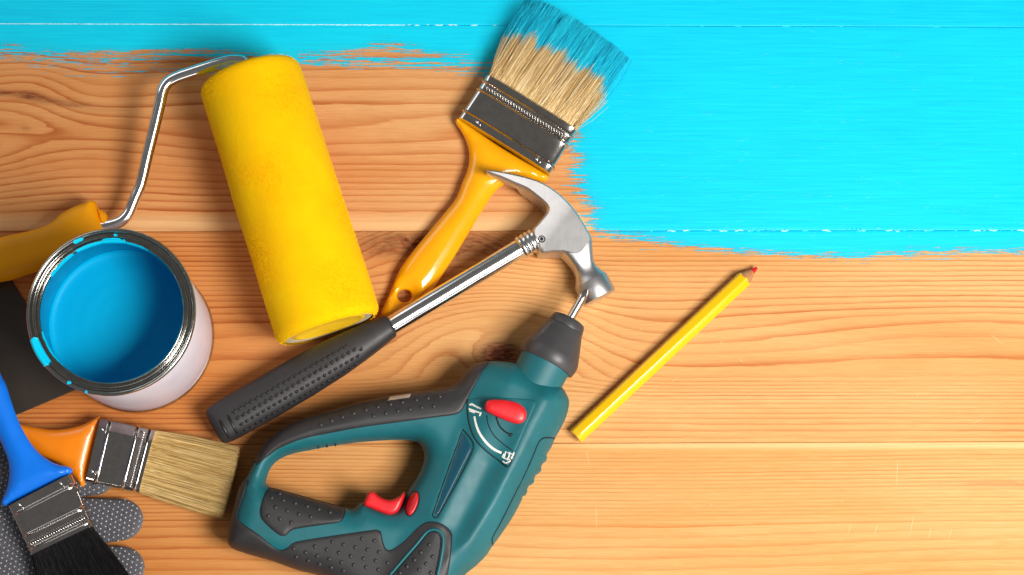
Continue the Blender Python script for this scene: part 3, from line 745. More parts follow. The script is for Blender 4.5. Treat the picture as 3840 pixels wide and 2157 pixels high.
# ------------------------------------------------------------------ glove
def glove():
    th = thing('work_glove', W(150, 2000, 0), 'grey knitted work glove with white rubber dots under the blue brush', 'glove')
    t = NT('grey_knit'); v = t.coord((1, 1, 1), (0, 0, R(20)))
    wv = t.n('ShaderNodeTexWave', _wave_type='BANDS'); t.link(v, wv.inputs['Vector']); wv.inputs['Scale'].default_value = 330; wv.inputs['Distortion'].default_value = 2.5
    n = t.noise(v, 1500, 3, .7)
    c = t.mix(t.maprange(n, .3, .7), srgb(76, 75, 80), srgb(140, 139, 146)); c = t.mix(t.math('MULTIPLY', wv.outputs[0], .45), c, srgb(40, 39, 43))
    t.set(Base_Color=c, Roughness=.95, Specular_IOR_Level=.1, Sheen_Weight=.2)
    t.set(Normal=t.bump(t.math('ADD', wv.outputs[0], n), .0007)); m_knit = t.m
    def finger(c0, c1, w, zc, h):
        a = W(*c0, zc); b = W(*c1, zc); ax = (b - a).normalized(); n = Vector((-ax.y, ax.x, 0)); L = (b - a).length
        st = []
        for f in list(np.linspace(0, .85, 10)) + [.9, .94, .97, .985, .995, 1.0]:
            tip = math.sqrt(max(0, 1 - max(0, (f * L - (L - w * S)) / (w * S)) ** 2)) if f * L > L - w * S else 1
            tip = max(tip, .05); wid = w * S * (1 - .06 * math.sin(f * 9)) * (1 + .12 * (1 - f))
            st.append((a + ax * L * f, n * wid * tip, Vector((0, 0, h * (.35 + .65 * tip))), 2.3))
        return loft(st, 28)
    parts = [finger((60, 1800), (425, 1795), 62, .0075, .0065), finger((60, 1975), (536, 1944), 78, .0080, .0075),
             finger((60, 2150), (541, 2124), 78, .0080, .0075), finger((40, 2300), (470, 2330), 70, .0075, .0065), finger((-60, 1900), (40, 1560), 72, .0070, .0060)]
    pal = smooth_poly(W2([(-420, 1850), (-200, 1760), (-60, 1720), (60, 1728), (150, 1745), (180, 1850), (190, 2000), (190, 2150), (180, 2300), (120, 2390), (-150, 2380), (-420, 2300)], .008), .004)
    def ptop(x, y, d): return .0075 + .0095 * (1 - (1 - np.clip(d / .02, 0, 1)) ** 2) ** .5 + .0006 * np.sin(x * 210 + y * 90) + .0005 * np.sin(y * 300)
    parts.append(relief([pal], ptop, lambda x, y, d: .0075 - .0065 * (1 - (1 - np.clip(d / .02, 0, 1)) ** 2) ** .5, .02, .004))
    V, Fc = join(*parts)
    g = part('knitted_shell', (V, Fc), m_knit, th, smooth=180)
    # dots: cast a lattice down onto the shell
    from mathutils.bvhtree import BVHTree
    bv = BVHTree.FromPolygons([tuple(q) for q in V], Fc)
    dots = []; sp = .0037; a = R(24)
    for i in range(-45, 60):
        for j in range(-45, 60):
            x0, y0 = (i + .5 * (j % 2)) * sp, j * sp * .8
            x = x0 * math.cos(a) - y0 * math.sin(a) + W(200, 2000).x; y = x0 * math.sin(a) + y0 * math.cos(a) + W(200, 2000).y
            loc, nor, idx, dist = bv.ray_cast(Vector((x, y, .1)), Vector((0, 0, -1)))
            if loc is None or nor.z < .45: continue
            V2, F2 = blob((0, 0, 0), .00066, .00066, .0006, 8, 3)
            q = nor.to_track_quat('Z', 'Y').to_matrix(); V2 = np.array([q @ Vector(p) + loc for p in V2.tolist()])
            dots.append((V2, F2))
    part('rubber_dots', join(*dots), plastic('white_pvc_dot', srgb(176, 176, 182), .5), th, kind='stuff', smooth=180)
glove()

# ------------------------------------------------------------------ scraper
def scraper():
    th = thing('scraper', W(80, 1300, 0), 'dark steel scraper blade sticking out from under the paint can', 'scraper')
    o = smooth_poly(W2([(37, 1040), (300, 1455), (60, 1557), (-170, 1655), (-200, 1500), (-230, 1200), (-190, 1010), (-60, 985)], .001), .003, sharp=(0, 1, 2, 3, 4, 5, 6, 7))
    part('blade', relief([o], lambda x, y, d: .0012 + .0003 * np.clip(d / .0006, 0, 1), lambda x, y, d: .0005 + 0*x, .0015, .02, rings=(.4, )), m_dark_blade, th, smooth=20)
    o = smooth_poly(W2([(-230, 1180), (-200, 1220), (-190, 1300), (-225, 1370), (-420, 1400), (-560, 1380), (-560, 1180), (-400, 1150)], .006), .003)
    part('handle', relief([o], dome(.011, .009, .012), lambda x, y, d: .011 - .0095 * (1 - (1 - np.clip(d / .012, 0, 1)) ** 2) ** .5, .012, .004), m_orange_plastic, th)
scraper()

# ------------------------------------------------------------------ hammer
def hammer():
    th = thing('claw_hammer', W(1500, 1200, 0), 'claw hammer with shiny steel head, chrome shaft and dotted black grip', 'hammer')
    zs = .0195
    a = W(1478, 1216, zs); b = W(1960, 926, zs); e = W(2025, 887, zs); ax = (b - a).normalized()
    L = (b - a).length
    part('shaft', lathe(a - ax * .03, ax, [(0, .0068), (.03 + L, .0069)], 64), m_chrome, th, smooth=50)
    col = []; s = 0
    prof = [(0, .0066)]
    for k in range(4):
        s0 = .001 + k * .0034
        prof += [(s0, .0075), (s0 + .0006, .0080), (s0 + .0016, .0083), (s0 + .0026, .0080), (s0 + .0032, .0075)]
    prof += [(.0175, .0068)]
    part('collar', lathe(b - ax * .003, ax, prof, 64), m_satin, th, smooth=180)
    # grip
    g0 = W(800, 1606, .017); g1 = W(1470, 1220, .0185); gx = (g1 - g0).normalized(); gn = Vector((-gx.y, gx.x, 0)); GL = (g1 - g0).length
    ws = [0, .01, .03, .06, .12, .3, .5, .68, .80, .90, .97, .99, 1.0]; wv = [55, 68, 74, 77, 79, 81, 80, 74, 65, 55, 46, 44, 36]
    hv = [.35, .75, .92, .98, 1, 1, 1, .98, .93, .86, .78, .74, .6]
    fs = np.unique(np.concatenate([np.linspace(0, 1, 50), ws]))
    def gw(f): return np.interp(f, ws, wv) * S * .985
    def gh(f): return np.interp(f, ws, hv) * .0125
    grip = part('grip', loft([(g0 + gx * GL * f, gn * gw(f), Vector((0, 0, gh(f))), 2.6) for f in fs], 40), m_rubber, th, smooth=60)
    def gz(p):
        q = p - g0; f = q.dot(gx) / GL; off = q.dot(gn); w = gw(f); h = gh(f)
        return g0.z + (g1.z - g0.z) * f + h * max(0, 1 - min(1, abs(off / w)) ** 2.6) ** (1 / 2.6)
    def on_grip(cx, cy):   # enlarged-view coordinates of the photograph
        px, py = 640 + cx * .4977, 1200 + cy * .4977
        p = W(px, py, .029)
        for _ in range(3): p = W(px, py, gz(p))
        return p
    first = None
    rows = [((478, 688), (1310, 200), 21), ((503, 737), (1380, 222), 22), ((530, 780), (1406, 268), 22), ((560, 823), (1393, 330), 21)]
    pts = []
    for (p, q, n) in rows:
        for i in range(n): pts.append((p[0] + (q[0]-p[0]) * i/(n-1), p[1] + (q[1]-p[1]) * i/(n-1)))
    pts.append((1432, 218))
    for q in pts:
        p = on_grip(*q)
        if first is None:
            V, Fc = join(lathe((0, 0, -.0002), (0, 0, 1), [(0, .00165), (.00035, .0016), (.0004, .0012), (-.0003, .0010)], 14, False), blob((0, 0, -.0004), .00105, .00105, .0009, 12, 4))
            first = mesh_obj('grip_nub', V, Fc, m_dark_nub, grip, org=(0, 0, 0), smooth=180); first.location = p - Vector(ORG[grip.name]); ORG[first.name] = ORG[grip.name]
        else: dup(first, grip, p)
    for (p, q) in [((368, 752), (440, 892)), ((428, 715), (503, 860))]:
        path = [on_grip(p[0] + (q[0]-p[0]) * i/8, p[1] + (q[1]-p[1]) * i/8) for i in range(9)]
        part('grip_bar', tube(path, [.0003] + [.0009] * 7 + [.0003], 8), m_dark_nub, grip, smooth=180)
    # head ------------------------------------------------
    zt = .027
    def tilt(x, y):  # claws ride up on the brush handle
        p = W(2100, 850); q = W(1830, 650); d = np.array([q.x - p.x, q.y - p.y]); L = np.linalg.norm(d); d /= L
        s = ((x - p.x) * d[0] + (y - p.y) * d[1]) / L
        return .0075 * np.clip(s, 0, 1.1) ** 1.3
    cheek = [(1965, 704), (2008, 673), (2057, 695), (2107, 730), (2152, 775), (2187, 825), (2207, 860), (2220, 884), (2219, 903), (2200, 926), (2184, 948), (2160, 956), (2146, 954), (2134, 950), (2112, 944), (2072, 943), (2040, 946), (2028, 942), (2013, 905), (1999, 880), (2000, 855), (2018, 834), (2048, 797), (2054, 779), (2038, 759), (2008, 735)]
    full = [(1822, 645), (1832, 641), (1878, 646), (1948, 658)] + cheek[1:] + [(1973, 711), (1928, 693), (1878, 673), (1835, 659), (1822, 652)]
    o = smooth_poly(W2(full, zt + .002), .0012, sharp=(0, 10))
    def claw_s(x, y):
        p = W(2100, 850); q = W(1830, 650); d = np.array([q.x - p.x, q.y - p.y]); L = np.linalg.norm(d); d /= L
        return ((x - p.x) * d[0] + (y - p.y) * d[1]) / L
    def ct_(x, y, d): return .0245 + .0028 * np.minimum(1, np.sqrt(np.clip(d / .0016, 0, 1))) + tilt(x, y)
    def cb_(x, y, d): return .0045 - .0028 * np.minimum(1, np.sqrt(np.clip(d / .0016, 0, 1))) + tilt(x, y) * .9 + .0165 * sm(claw_s(x, y), .52, .66)
    A = relief([o], ct_, cb_, .0016, .0022, rings=(.2, .5, 1.0))
    claw = [(1822, 644), (1832, 641), (1878, 646), (1948, 658), (2008, 673), (2060, 700), (2045, 775), (2008, 735), (1973, 711), (1928, 693), (1878, 673), (1835, 659), (1822, 652)]
    o2 = smooth_poly(W2(claw, .018), .0012, sharp=(0, 5, 6, 12))
    Lw = relief([o2], lambda x, y, d: .0105 + tilt(x, y) * .95, lambda x, y, d: .0045 + tilt(x, y) * .95, .0016, .002, rings=(.2, .5, 1.0))
    # neck and poll
    zc = .0145
    c0 = W(2158, 930, zc); c1 = W(2190, 1005, zc); c2 = W(2214, 1052, zc); c3 = W(2250, 1119, zc)
    pa = (c3 - c2).normalized(); pn = Vector((-pa.y, pa.x, 0)); up = Vector((0, 0, 1))
    na = (c1 - c0).normalized(); nn = Vector((-na.y, na.x, 0))
    st = [(c0, nn * .0118, up * .0126, 6), (c0.lerp(c1, .45), nn * .0092, up * .0126, 5), (c0.lerp(c1, .9), nn * .0076, up * .0112, 3.2), (c1.lerp(c2, .35), pn * .0084, up * .0098, 2.3),
          (c1.lerp(c2, .8), pn * .0108, up * .0112, 2.1), (c2, pn * .0121, up * .0121, 2), (c2 + pa * .0008, pn * .0124, up * .0124, 2), (c3 - pa * .0012, pn * .0124, up * .0124, 2), (c3 - pa * .0003, pn * .0119, up * .0119, 2), (c3, pn * .0108, up * .0108, 2)]
    N = loft(st, 40)
    head = part('head', join(A, Lw, N), m_steel, th, smooth=38)
    part('neck_socket', lathe(b + ax * .012, ax, [(0, .0070), (.001, .0073), (.010, .0073)], 32), m_steel, th)
    p = W(2032, 896, zt + .0012)
    part('pin', join(tube([(p.x + .0022*math.cos(t), p.y + .0022*math.sin(t), p.z - .0006) for t in np.linspace(0, 6.283, 24)], .0004, 8, False), blob((p.x, p.y, p.z - .0004), .0012, .0014, .0003, 10, 3)), plastic('pin_recess', srgb(22, 20, 20), .6), head, smooth=180)
hammer()

# ------------------------------------------------------------------ pencil
def pencil():
    zr = .0058; a = W(2158, 1637, zr); b = W(2789, 1047, zr); th = thing('pencil', W(2480, 1340, 0), 'yellow pencil with sharpened red tip lying on bare wood', 'pencil')
    ax = (b - a).normalized(); n = Vector((-ax.y, ax.x, 0)); up = Vector((0, 0, 1)); L = (b - a).length
    tipv = W(2838, 1004, zr - .001); Lc = (tipv - b).length
    def hexring(s, r, rot=0.18, wav=0):
        out = []; K = 8
        for k in range(6):
            for j in range(K):
                a0 = rot + k * math.pi / 3; f = (j + .5) / K - .5
                ang = a0 + f * math.pi / 3
                rr = r * min(.866 / math.cos(f * math.pi / 3) * 1.06, 1.0)
                c = a + ax * (s + (wav * math.cos(6 * (ang - rot)) if wav else 0))
                out.append(c + n * rr * math.cos(ang) + up * rr * math.sin(ang))
        return out
    def ringmesh(rings):
        m = len(rings[0]); V = [p for r in rings for p in r]; Fc = []
        for i in range(len(rings) - 1):
            for k in range(m): Fc.append((i*m+k, i*m+(k+1) % m, (i+1)*m+(k+1) % m, (i+1)*m+k))
        Fc.append(tuple(range(m))[::-1]); Fc.append(tuple((len(rings)-1)*m + k for k in range(m)))
        return np.array([tuple(p) for p in V]), Fc
    r = .0060
    t = NT('yellow_lacquer'); v = t.coord()
    t.set(Base_Color=t.mix(t.maprange(t.noise(v, 500, 5, .8), .66, .72), (.92, .55, .001, 1), (.5, .28, .01, 1)), Roughness=.22, Coat_Weight=.8, Coat_Roughness=.05)
    rg = [hexring(0, r * .96), hexring(.0005, r)] + [hexring(L * f, r) for f in np.linspace(.05, .95, 6)] + [hexring(L, r, wav=-.0005)]
    part('shaft', ringmesh(rg), t.m, th, smooth=25)
    t = NT('sharpened_wood'); t.set(Base_Color=t.mix(t.noise(t.coord((300, 300, 300)), 1, 4), srgb(160, 95, 55), srgb(214, 152, 100)), Roughness=.8)
    def cone(s0, s1, r0, r1, m):
        k = 6; rs = []
        for i in range(k + 1):
            f = i / k; c = (a + ax * L).lerp(tipv, s0 + (s1 - s0) * f); rr = r0 + (r1 - r0) * f
            rs.append([c + n * rr * math.cos(q) + up * rr * math.sin(q) for q in np.linspace(0, 2*math.pi, 33)[:-1]])
        return ringmesh(rs)
    part('wood_cone', cone(-.03, .62, .0057, .0024, 0), t.m, th, smooth=50)
    part('lead', cone(.60, 1.0, .00235, .0009, 0), plastic('red_lead', srgb(214, 24, 26), .5), th, smooth=50)
    part('lead', (lathe(a - ax * .0001, ax, [(0, .0016), (.0004, .0016)], 16)), plastic('red_lead_end', srgb(190, 30, 28), .5), th)
pencil()

# ------------------------------------------------------------------ drill
def b3(x, y): return (820 + x * .4977, 1437 + y * .4977)
def b4(x, y): return (1400 + x * .4977, 1150 + y * .4977)
def b5(x, y): return (1400 + x * .4977, 1437 + y * .4977)
def drill():
    th = thing('power_drill', W(1550, 1800, 0), 'teal and black electric drill with red trigger and black chuck', 'drill')
    ZM = .022
    ol = [b4(860,420), b4(900,414), b4(1000,420), b4(1083,437), b4(1250,520), b4(1420,615), b4(1450,660), b4(1472,720), b4(1460,800), b4(1440,860), b4(1400,940), b4(1370,990), b4(1345,1050), b4(1312,1120), b4(1270,1210), b4(1215,1300), b4(1150,1400),
          b5(1050,1010), b5(970,1130), b5(890,1240), b5(850,1300), b5(775,1375), b5(690,1447), (1690, 2235), (1630, 2330), (1540, 2380), (1400, 2350), (1330, 2240), (1218, 2162), b3(600,1400), b3(400,1330), b3(200,1272), b3(105,1235), b3(75,1185), b3(82,1120), b3(140,880), b3(170,780), b3(220,700), b3(270,600), b3(330,500), b3(380,440), b3(480,360), b3(640,280), b3(860,215),
          b3(1060,155), b3(1270,112), b3(1450,82), b4(480,635), b4(580,610), b4(640,570), b4(700,500), b4(760,450)]
    hol = [b3(352,750), b3(362,690), b3(395,620), b3(450,570), b3(540,530), b3(680,500), b3(850,468), b3(1050,440), b3(1250,425), b3(1400,420), b3(1490,435), b3(1532,480), b3(1550,550), b3(1532,630), b3(1495,710), b3(1452,775), b3(1415,840), b3(1385,905), b3(1335,950), b3(1250,950), b3(1150,915), b3(1090,895), b3(1060,905), b3(1010,948), b3(950,935), b3(800,895), b3(620,845), b3(480,805), b3(380,780)]
    out = smooth_poly(W2(ol, ZM), .0022); hole = smooth_poly(W2(hol, ZM + .006), .0018)
    ya, yb = W(0, 1690, ZM).y, W(0, 1870, ZM).y      # finger ripples down the right-hand edge
    tn = np.roll(out, -1, 0) - np.roll(out, 1, 0); tn /= np.linalg.norm(tn, axis=1)[:, None]; cum = np.cumsum(np.linalg.norm(np.roll(out, -1, 0) - out, axis=1))
    wm = (out[:, 1] < ya) & (out[:, 1] > yb) & (out[:, 0] > W(1800, 0).x)
    out = out + np.stack([tn[:, 1], -tn[:, 0]], 1) * (wm * .0009 * np.sin(cum * 2 * math.pi / .0088))[:, None]
    loops = [out, hole]
    P2 = lambda pts, z=.046: W2(pts, z)
    # modelling features
    ridge = P2([b5(1300,90), b5(1180,300), b5(1000,700), b5(800,1080), b5(600,1447), (1600, 2300)])
    valley = P2([b5(860,640), b5(760,850), b5(640,1080)])
    tri = P2([b5(675,345), b5(755,490), b5(485,1010), b5(445,1000)])
    def dline(x, y, L):
        p = np.stack([x, y], 1); d = np.full(len(p), 1e9)
        for a, b in zip(L[:-1], L[1:]):
            ab = b - a; t = np.clip(((p - a) @ ab) / (ab @ ab), 0, 1); d = np.minimum(d, np.linalg.norm(p - a - t[:, None] * ab, axis=1))
        return d
    crease = P2([b3(700,325+60), b3(1000,345), b3(1330,325)])
    rim_in = None
    def H(x, y, d=None):
        x = np.atleast_1d(np.asarray(x, float)); y = np.atleast_1d(np.asarray(y, float))
        if d is None: d = sdf(np.stack([x, y], 1), loops)
        d = np.asarray(d, float); dd = np.clip(d / .017, 0, 1)
        z = ZM + .0215 * (1 - (1 - dd) ** 2.3) ** (1 / 2.3)
        # barrel region stands taller than the handle
        q = W(1850, 1700, .046); z = z + .006 * np.exp(-(((x - q.x) * .45 + (y - q.y) * -.9) / .09) ** 4) * sm(x * .9 + y * -.45 - (W(1620, 1800).x * .9 - W(1620, 1800).y * .45), -.004, .02) * dd
        z = z + .0030 * np.exp(-(dline(x, y, ridge) / .0065) ** 2) * dd
        z = z - .0030 * np.exp(-(dline(x, y, valley) / .009) ** 2) * dd
        t_ = sdf(np.stack([x, y], 1), [tri]); z = z - .0012 * sm(t_, -.0012, .0014)
        z = z - .0005 * np.exp(-(dline(x, y, crease) / .0007) ** 2)
        return z
    def Hb(x, y, d): return ZM - .020 * (1 - (1 - np.clip(d / .016, 0, 1)) ** 2.3) ** (1 / 2.3)
    shell = part('shell', relief(loops, lambda x, y, d: H(x, y, d), Hb, .017, .0022, rings=(.015, .06, .14, .27, .45, .68)), m_teal, th, smooth=180)
    def onH(px, py, lift=0.0):
        p = W(px, py, .044)
        for _ in range(4):
            z = float(H([p.x], [p.y])[0]); p = W(px, py, z)
        p.z += lift; return p
    def zz(pts, zdef=.044): return np.array([onH(*p)[:2] for p in pts])
    def pad(name, pts, mat, lift, sp=.0026, rnd=.0012, parent=th, outer=False, label=None, smoothp=True, sharp=(), step=.0018, deep=.003, pts_world=None):
        o = pts_world if pts_world is not None else zz(pts)
        o = smooth_poly(o, step, sharp=sharp) if smoothp else o
        def top(x, y, d):
            dd = sdf(np.stack([x, y], 1), loops)
            ex = .0009 if outer else 0
            z = H(x, y, np.maximum(dd + ex, 0)); return z + lift * np.sqrt(np.clip(d / rnd, 0.0, 1)) 
        def bot(x, y, d):
            if outer:
                dd = sdf(np.stack([x, y], 1), loops) + .0009
                return Hb(x, y, np.maximum(dd, 0)) - .0004
            return H(x, y, np.maximum(sdf(np.stack([x, y], 1), loops), 0)) - deep
        return part(name, relief([o], top, bot, rnd, sp, rings=(.25, .6, 1.0)) if not outer else relief([o], top, bot, .017, sp, rings=(.015, .06, .14, .27, .45, .68)), mat, parent, smooth=60, label=label)
    def seam(pts, r=.00038, lift=.0001, mat=m_seam, closed=False, name='seam', parent=th):
        o = zz(pts) if not isinstance(pts, np.ndarray) else pts
        o = smooth_poly(o, .0022, closed=closed)
        if closed: o = np.vstack([o, o[:1]])
        z = H(o[:, 0], o[:, 1]) + lift
        return part(name, tube([Vector((a[0], a[1], c)) for a, c in zip(o, z)], r, 6), mat, parent, smooth=180)
    # split the silhouette for the rubber covers
    def expand(idx_pts, k=.0009):
        w = W2(idx_pts, ZM); s = smooth_poly(w, .0025, closed=False)
        tan = np.gradient(s, axis=0); tan /= np.linalg.norm(tan, axis=1)[:, None]; nrm = np.stack([-tan[:, 1], tan[:, 0]], 1)
        if sdf(s + nrm * .002, loops).mean() > 0: nrm = -nrm
        return s + nrm * k
    top_in = [b4(868,424), b4(830,470), b4(740,630), b4(700,710), b4(652,793), b4(560,820), b3(1700,245), b3(1400,285), b3(1100,325), b3(850,370), b3(620,420), b3(450,490), b3(375,545), b3(285,615)]
    oo = expand([b3(262,615), b3(330,500), b3(380,440), b3(480,360), b3(640,280), b3(860,215), b3(1060,155), b3(1270,112), b3(1450,82), b4(480,635), b4(580,610), b4(640,570), b4(700,500), b4(760,450), b4(862,419)])
    ii = smooth_poly(zz(top_in), .0025, closed=False)
    tp = pad('handle_cover', None, m_rubber, .0007, outer=True, smoothp=False, pts_world=np.vstack([oo, ii[1:-1]]), sp=.003)
    seam(top_in)
    low_in = [b3(218,738), b3(190,830), b3(142,980), b3(152,1035), b3(200,1075), b3(300,1145), b3(430,1250), b3(480,1262), b3(520,1245), b3(575,1202), b3(900,1148), b3(1190,1108), b3(1218,1118), b3(1235,1200), b3(1262,1255), b3(1305,1258), b3(1400,1195), b3(1500,1095), b3(1565,1052), b3(1640,1050), b3(1715,1085), b3(1755,1140), b3(1745,1300), b3(1722,1447), (1660, 2240), (1610, 2300)]
    ii = smooth_poly(zz(low_in), .0025, closed=False)
    oo = expand([(1580, 2368), (1540, 2380), (1400, 2350), (1330, 2240), (1218, 2162), b3(600,1400), b3(400,1330), b3(200,1272), b3(105,1235), b3(75,1185), b3(82,1120), b3(140,880), b3(170,780), b3(205,725)])
    lowp = pad('base_cover', None, m_rubber, .0007, outer=True, smoothp=False, pts_world=np.vstack([oo, ii]), sp=.003)
    seam(low_in)
    mid = [b3(385,790), b3(480,812), b3(620,850), b3(800,900), b3(945,940), b3(955,965), b3(930,1030), b3(880,1050), b3(560,1100), b3(495,1150), b3(440,1130), b3(340,1040), b3(315,990), b3(322,920), b3(362,815)]
    o = smooth_poly(zz(mid), .0018, sharp=())
    mp = pad('grip_pad', mid, m_rubber, .0012)
    seam(mid, closed=True)
    seam([b3(1290,1447), b3(1400,1320), b3(1500,1205), b3(1570,1122), b3(1620,1103), b3(1672,1122), b3(1693,1180), b3(1680,1300), b3(1650,1447), (1620, 2240)], .0011, .0007, m_teal, name='teal_piping')
    seam([b3(1310,1455), b3(1418,1330), b3(1515,1220), b3(1580,1137), b3(1620,1120), b3(1660,1137), b3(1676,1185), b3(1664,1300), b3(1634,1447)], .0004, .0012)
    # nubs
    first = None
    N = {0: [(770,315),(852,283),(932,256),(1018,228),(1110,203),(1200,180),(1295,160),(1385,145),(1168,247),(1260,228),(1350,210),(1440,197),(1530,184),(1620,175),(1490,128),(1578,115),(1668,102)],
         1: [(400,865),(488,885),(578,908),(668,930),(755,952),(840,975),(430,938),(518,962),(605,988),(695,1008),(375,1000),(462,1023),(548,1050),(460,835)],
         2: [(855,1197),(940,1217),(1030,1237),(1120,1255),(1207,1272),(725,1230),(815,1255),(905,1278),(995,1303),(1090,1322),(1182,1338),(1273,1353),(565,1247),(655,1275),(743,1302),(833,1325),(925,1350),(1018,1370),(1110,1388),(1203,1405),(585,1308),(675,1335),(760,1362),(848,1388),(940,1412),(1080,1172),(1173,1188),
             (1587,1217),(1523,1275),(1612,1307),(1475,1332),(1562,1360),(1420,1382),(1510,1405),(1367,1430),(1597,1430)]}
    for k, pr in ((0, tp), (1, mp), (2, lowp)):
        for q in N[k]:
            p = onH(*b3(*q), lift=.0010)
            if k != 1:
                for _ in range(4):
                    dd = float(sdf([(p.x, p.y)], loops)[0]); z = float(H([p.x], [p.y], [max(dd + .0009, 0)])[0]) + .0005
                    p = W(*b3(*q), z)
            if first is None:
                V, Fc = blob((0, 0, 0), .00145, .00145, .0011, 12, 4)
                first = mesh_obj('grip_nub', V, Fc, m_nub, pr, org=(0, 0, 0), smooth=180); first.location = p - Vector(ORG[pr.name]); ORG[first.name] = ORG[pr.name]
            else: dup(first, pr, p)
    # sunken triangular panel
    tp_ = [b5(677,365), b5(742,490), b5(490,985), b5(460,985)]
    pad('inset_panel', tp_, m_teal_dark, .0006, sp=.003, rnd=.0006, sharp=(0, 1, 2, 3))
    seam([b5(675,348), b5(755,490), b5(485,1010), b5(445,1000), b5(675,348)], .0004, .0001)
    # dial face, lever
    dial = [b4(708,700), b4(708,780), b4(722,880), b4(752,970), b4(800,1040), b4(862,1098), b4(940,1155), b4(1015,1208), b4(1055,1120), b4(1150,900), b4(1225,720), b4(1180,700), b4(1000,688), b4(800,688)]
    dp = pad('dial_face', dial, m_teal, .0007, sp=.003, rnd=.0009, sharp=(0, 7))
    seam(dial[:9], .0005)
    seam([b4(855,820), b4(862,880), b4(900,960), b4(970,1030), b4(1055,1090)], .00035, .0007)
    seam([b4(925,835), b4(950,900), b4(995,945), b4(1040,968)], .0006, .0007, name='dial_slot')
    p = onH(*b4(1037, 968), lift=.0007); part('slot_end', blob(p, .0017, .0014, .0004, 12, 3), m_seam, dp, smooth=180)
    pv = [b4(843,745), b4(862,707), b4(930,700), b4(1010,706), b4(1100,732), b4(1150,782), b4(1152,835), b4(1125,872), b4(1078,880), b4(1000,855), b4(920,820), b4(850,782)]
    o = smooth_poly(W2(pv, .055), .0014); zl = float(onH(*b4(1000, 790)).z)
    part('selector_lever', relief([o], lambda x, y, d: zl + .0050 + .0022 * (1 - (1 - np.clip(d / .005, 0, 1)) ** 2) ** .5, lambda x, y, d: zl - .001 + 0*x, .005, .002), m_red, th, smooth=60)
    # printed scale and symbols
    def prt(lines, w=.0006, name='printed_mark'):
        vs = []
        for L in lines:
            pts = [onH(*b4(*q), lift=.00085) for q in L]; pts = spline3(pts, .0015) if len(pts) > 2 else pts
            nn_ = []
            for i, p in enumerate(pts):
                t_ = (pts[min(i+1, len(pts)-1)] - pts[max(i-1, 0)]).normalized(); n_ = Vector((-t_.y, t_.x, 0)); nn_ += [p + n_ * w, p - n_ * w]
            vs.append((np.array([tuple(q) for q in nn_]), [(2*i, 2*i+1, 2*i+3, 2*i+2) for i in range(len(pts)-1)]))
        part(name, join(*vs), m_white_print, dp, smooth=0)
    prt([[(762,828), (775,890), (795,945), (830,1000), (870,1045), (915,1080), (965,1103)]], .0008)
    prt([[(722,738), (740,742)], [(748,742), (766,752)], [(772,752), (812,772)], [(718,770), (770,790), (812,806)], [(722,785), (765,800)], [(812,798), (800,826)], [(735,732), (760,745), (790,765)]], .00055)
    prt([[(1000,1092), (985,1140)], [(1010,1100), (1050,1115)], [(1060,1100), (1040,1150)], [(1028,1098), (1020,1135)], [(975,1165), (1000,1180), (1035,1160)], [(970,1130), (985,1142), (1005,1150), (1020,1135)], [(985,1110), (975,1130)], [(1035,1140), (1050,1130)], [(1005,1155), (1030,1150)]], .0005)
    # trigger and buttons
    tg = [b3(1090,900), b3(1128,822), b3(1165,815), b3(1215,855), b3(1285,878), b3(1350,858), b3(1398,815), b3(1405,832), b3(1375,930), b3(1340,980), b3(1280,996), b3(1215,975), b3(1090,925)]
    o = smooth_poly(W2(tg, .036), .0014, sharp=(0, 6, 12))
    part('trigger', relief([o], dome(.0345, .0060, .0022), lambda x, y, d: .012 + 0*x, .0045, .002), m_red, th, smooth=60)
    o = W2([(b3(1460, 905)[0] + 47*math.cos(a)*.31 + 19*math.sin(a)*.95, b3(1460, 905)[1] - 47*math.cos(a)*.95 + 19*math.sin(a)*.31) for a in np.linspace(0, 2*math.pi, 41)[:-1]], .046)
    ob = W2([(b3(1460, 905)[0] + 51*math.cos(a)*.31 + 23*math.sin(a)*.95, b3(1460, 905)[1] - 51*math.cos(a)*.95 + 23*math.sin(a)*.31) for a in np.linspace(0, 2*math.pi, 41)[:-1]], .046)
    zb_ = float(onH(*b3(1460, 905)).z)
    zdot = lambda x, y, dd: H(x, y, np.maximum(sdf(np.stack([x, y], 1), loops), 0))
    part('button_well', relief([ob], lambda x, y, d: zdot(x, y, d) + .0003, lambda x, y, d: zdot(x, y, d) - .004, .001, .002, rings=(.5,)), m_seam, th, smooth=50)
    part('lock_button', relief([o], lambda x, y, d: zdot(x, y, d) + .0006 + .0022 * (1 - (1 - np.clip(d / .003, 0, 1)) ** 2) ** .5, lambda x, y, d: zdot(x, y, d) - .003, .003, .0015), m_red, th, smooth=60)
    # barrel grip panel edge and finger grooves
    seam([b5(1365,418), b5(1290,412), b5(1250,440), b5(1215,520), b5(1150,670), b5(1050,870), b5(960,1050), b5(895,1170), b5(898,1215)], .0005, .0)
    # vents in the handle, sticker
    for c in [(752, 474), (816, 464), (880, 454)]:
        q = W(*b3(*c), .030); d0 = sdf([(q.x, q.y)], loops)[0]
        part('vent_slot', blob((q.x, q.y, float(H([q.x], [q.y], [max(d0, 0)])[0]) - .0002), (.0007), .0022, .0004, 12, 3), m_seam, th, smooth=180)
    q = [W(*b4(*c), .032) for c in [(125, 680), (285, 660), (270, 693), (108, 716)]]
    o = smooth_poly(np.array([p[:2] for p in q]), .002, sharp=(0, 1, 2, 3))
    def stz(x, y, d):
        dd = sdf(np.stack([x, y], 1), loops) + .0009; return H(x, y, np.maximum(dd, 0)) + .0013
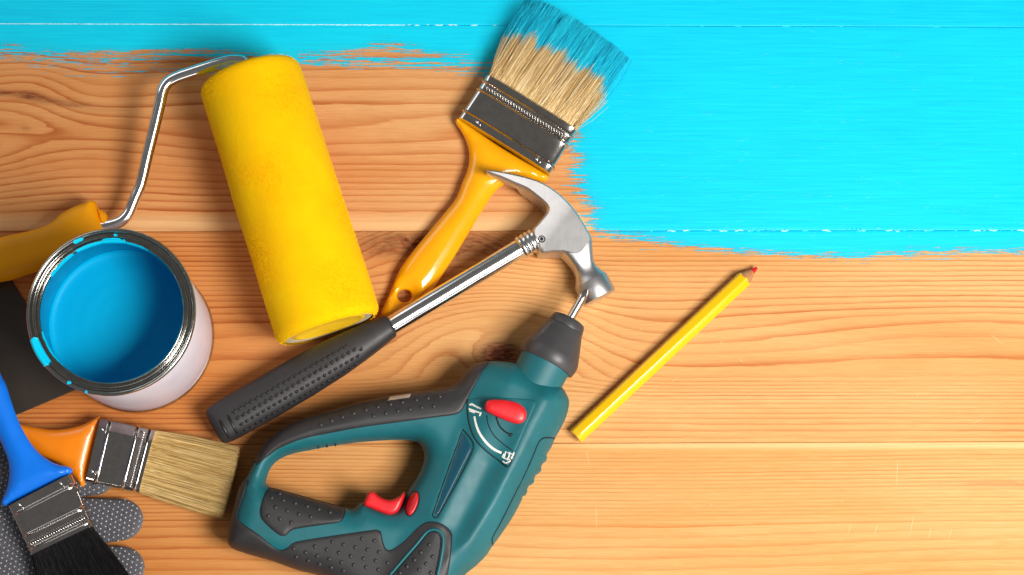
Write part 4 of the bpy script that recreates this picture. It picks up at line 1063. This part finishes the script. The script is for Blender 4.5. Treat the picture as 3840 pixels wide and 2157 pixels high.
    part('sticker', relief([o], stz, lambda x, y, d: stz(x, y, d) - .001, .001, .002, rings=()), plastic('worn_white_sticker', srgb(225, 208, 190), .6), tp, smooth=60)
    # collar, chuck, bit
    zc = .0275
    c0 = W(1995, 1455, zc); cb = W(2047, 1366, zc); ctp = W(2137, 1196, zc + .001); ax = (ctp - cb).normalized()
    L = (ctp - cb).length
    part('gearbox_collar', lathe(c0 - ax * .01, ax, [(0, .0178), (.02, .0178), ((cb - c0).length + .012, .0180), ((cb - c0).length + .0125, .0150)], 56), m_teal, th, smooth=40)
    q = L / 188
    m_chuck = plastic('black_chuck', srgb(64, 62, 64), .42, .00002, 900, .1, 60)
    ck = part('chuck', lathe(cb, ax, [(0, .0165), (0, .0194), (3*q, .0198), (22*q, .0206), (45*q, .0204), (52*q, .0199), (100*q, .0166), (150*q, .0130)], 64), m_chuck, th, smooth=30)
    part('chuck_nose', lathe(cb, ax, [(150*q, .0112), (151.5*q, .0128), (156*q, .0129), (176*q, .0121), (184*q, .0112), (188*q, .0092), (187*q, .0045), (180*q, .003)], 56), m_chuck, ck, smooth=40)
    # cross-head bit
    t1 = W(2203, 1083, zc + .0020); bs = ctp - ax * .004; bx = (t1 - bs).normalized(); BL_ = (t1 - bs).length
    u = bx.cross(Vector((0, 0, 1))).normalized(); w = u.cross(bx)
    st = []
    V = []; Fc = []; n = 24; prof = [(0, .0026, 0), (.72, .0026, 0), (.76, .0027, .1), (.86, .0023, .55), (.95, .0013, .6), (1.0, .0004, .3)]
    for s, r_, fl in prof:
        for k in range(n):
            a = 2 * math.pi * k / n; rr = r_ * (1 - fl * .55 * (math.sin(2 * a + .8) ** 2))
            V.append(bs + bx * BL_ * s + u * rr * 1.15 * math.cos(a) + w * rr * 1.15 * math.sin(a))
    for i in range(len(prof) - 1):
        for k in range(n): Fc.append((i*n+k, i*n+(k+1) % n, (i+1)*n+(k+1) % n, (i+1)*n+k))
    Fc.append(tuple((len(prof)-1)*n + k for k in range(n)))
    part('screwdriver_bit', (np.array([tuple(p) for p in V]), Fc), metal('bit_steel', (.62, .58, .54, 1), .25), th, smooth=40)
drill()
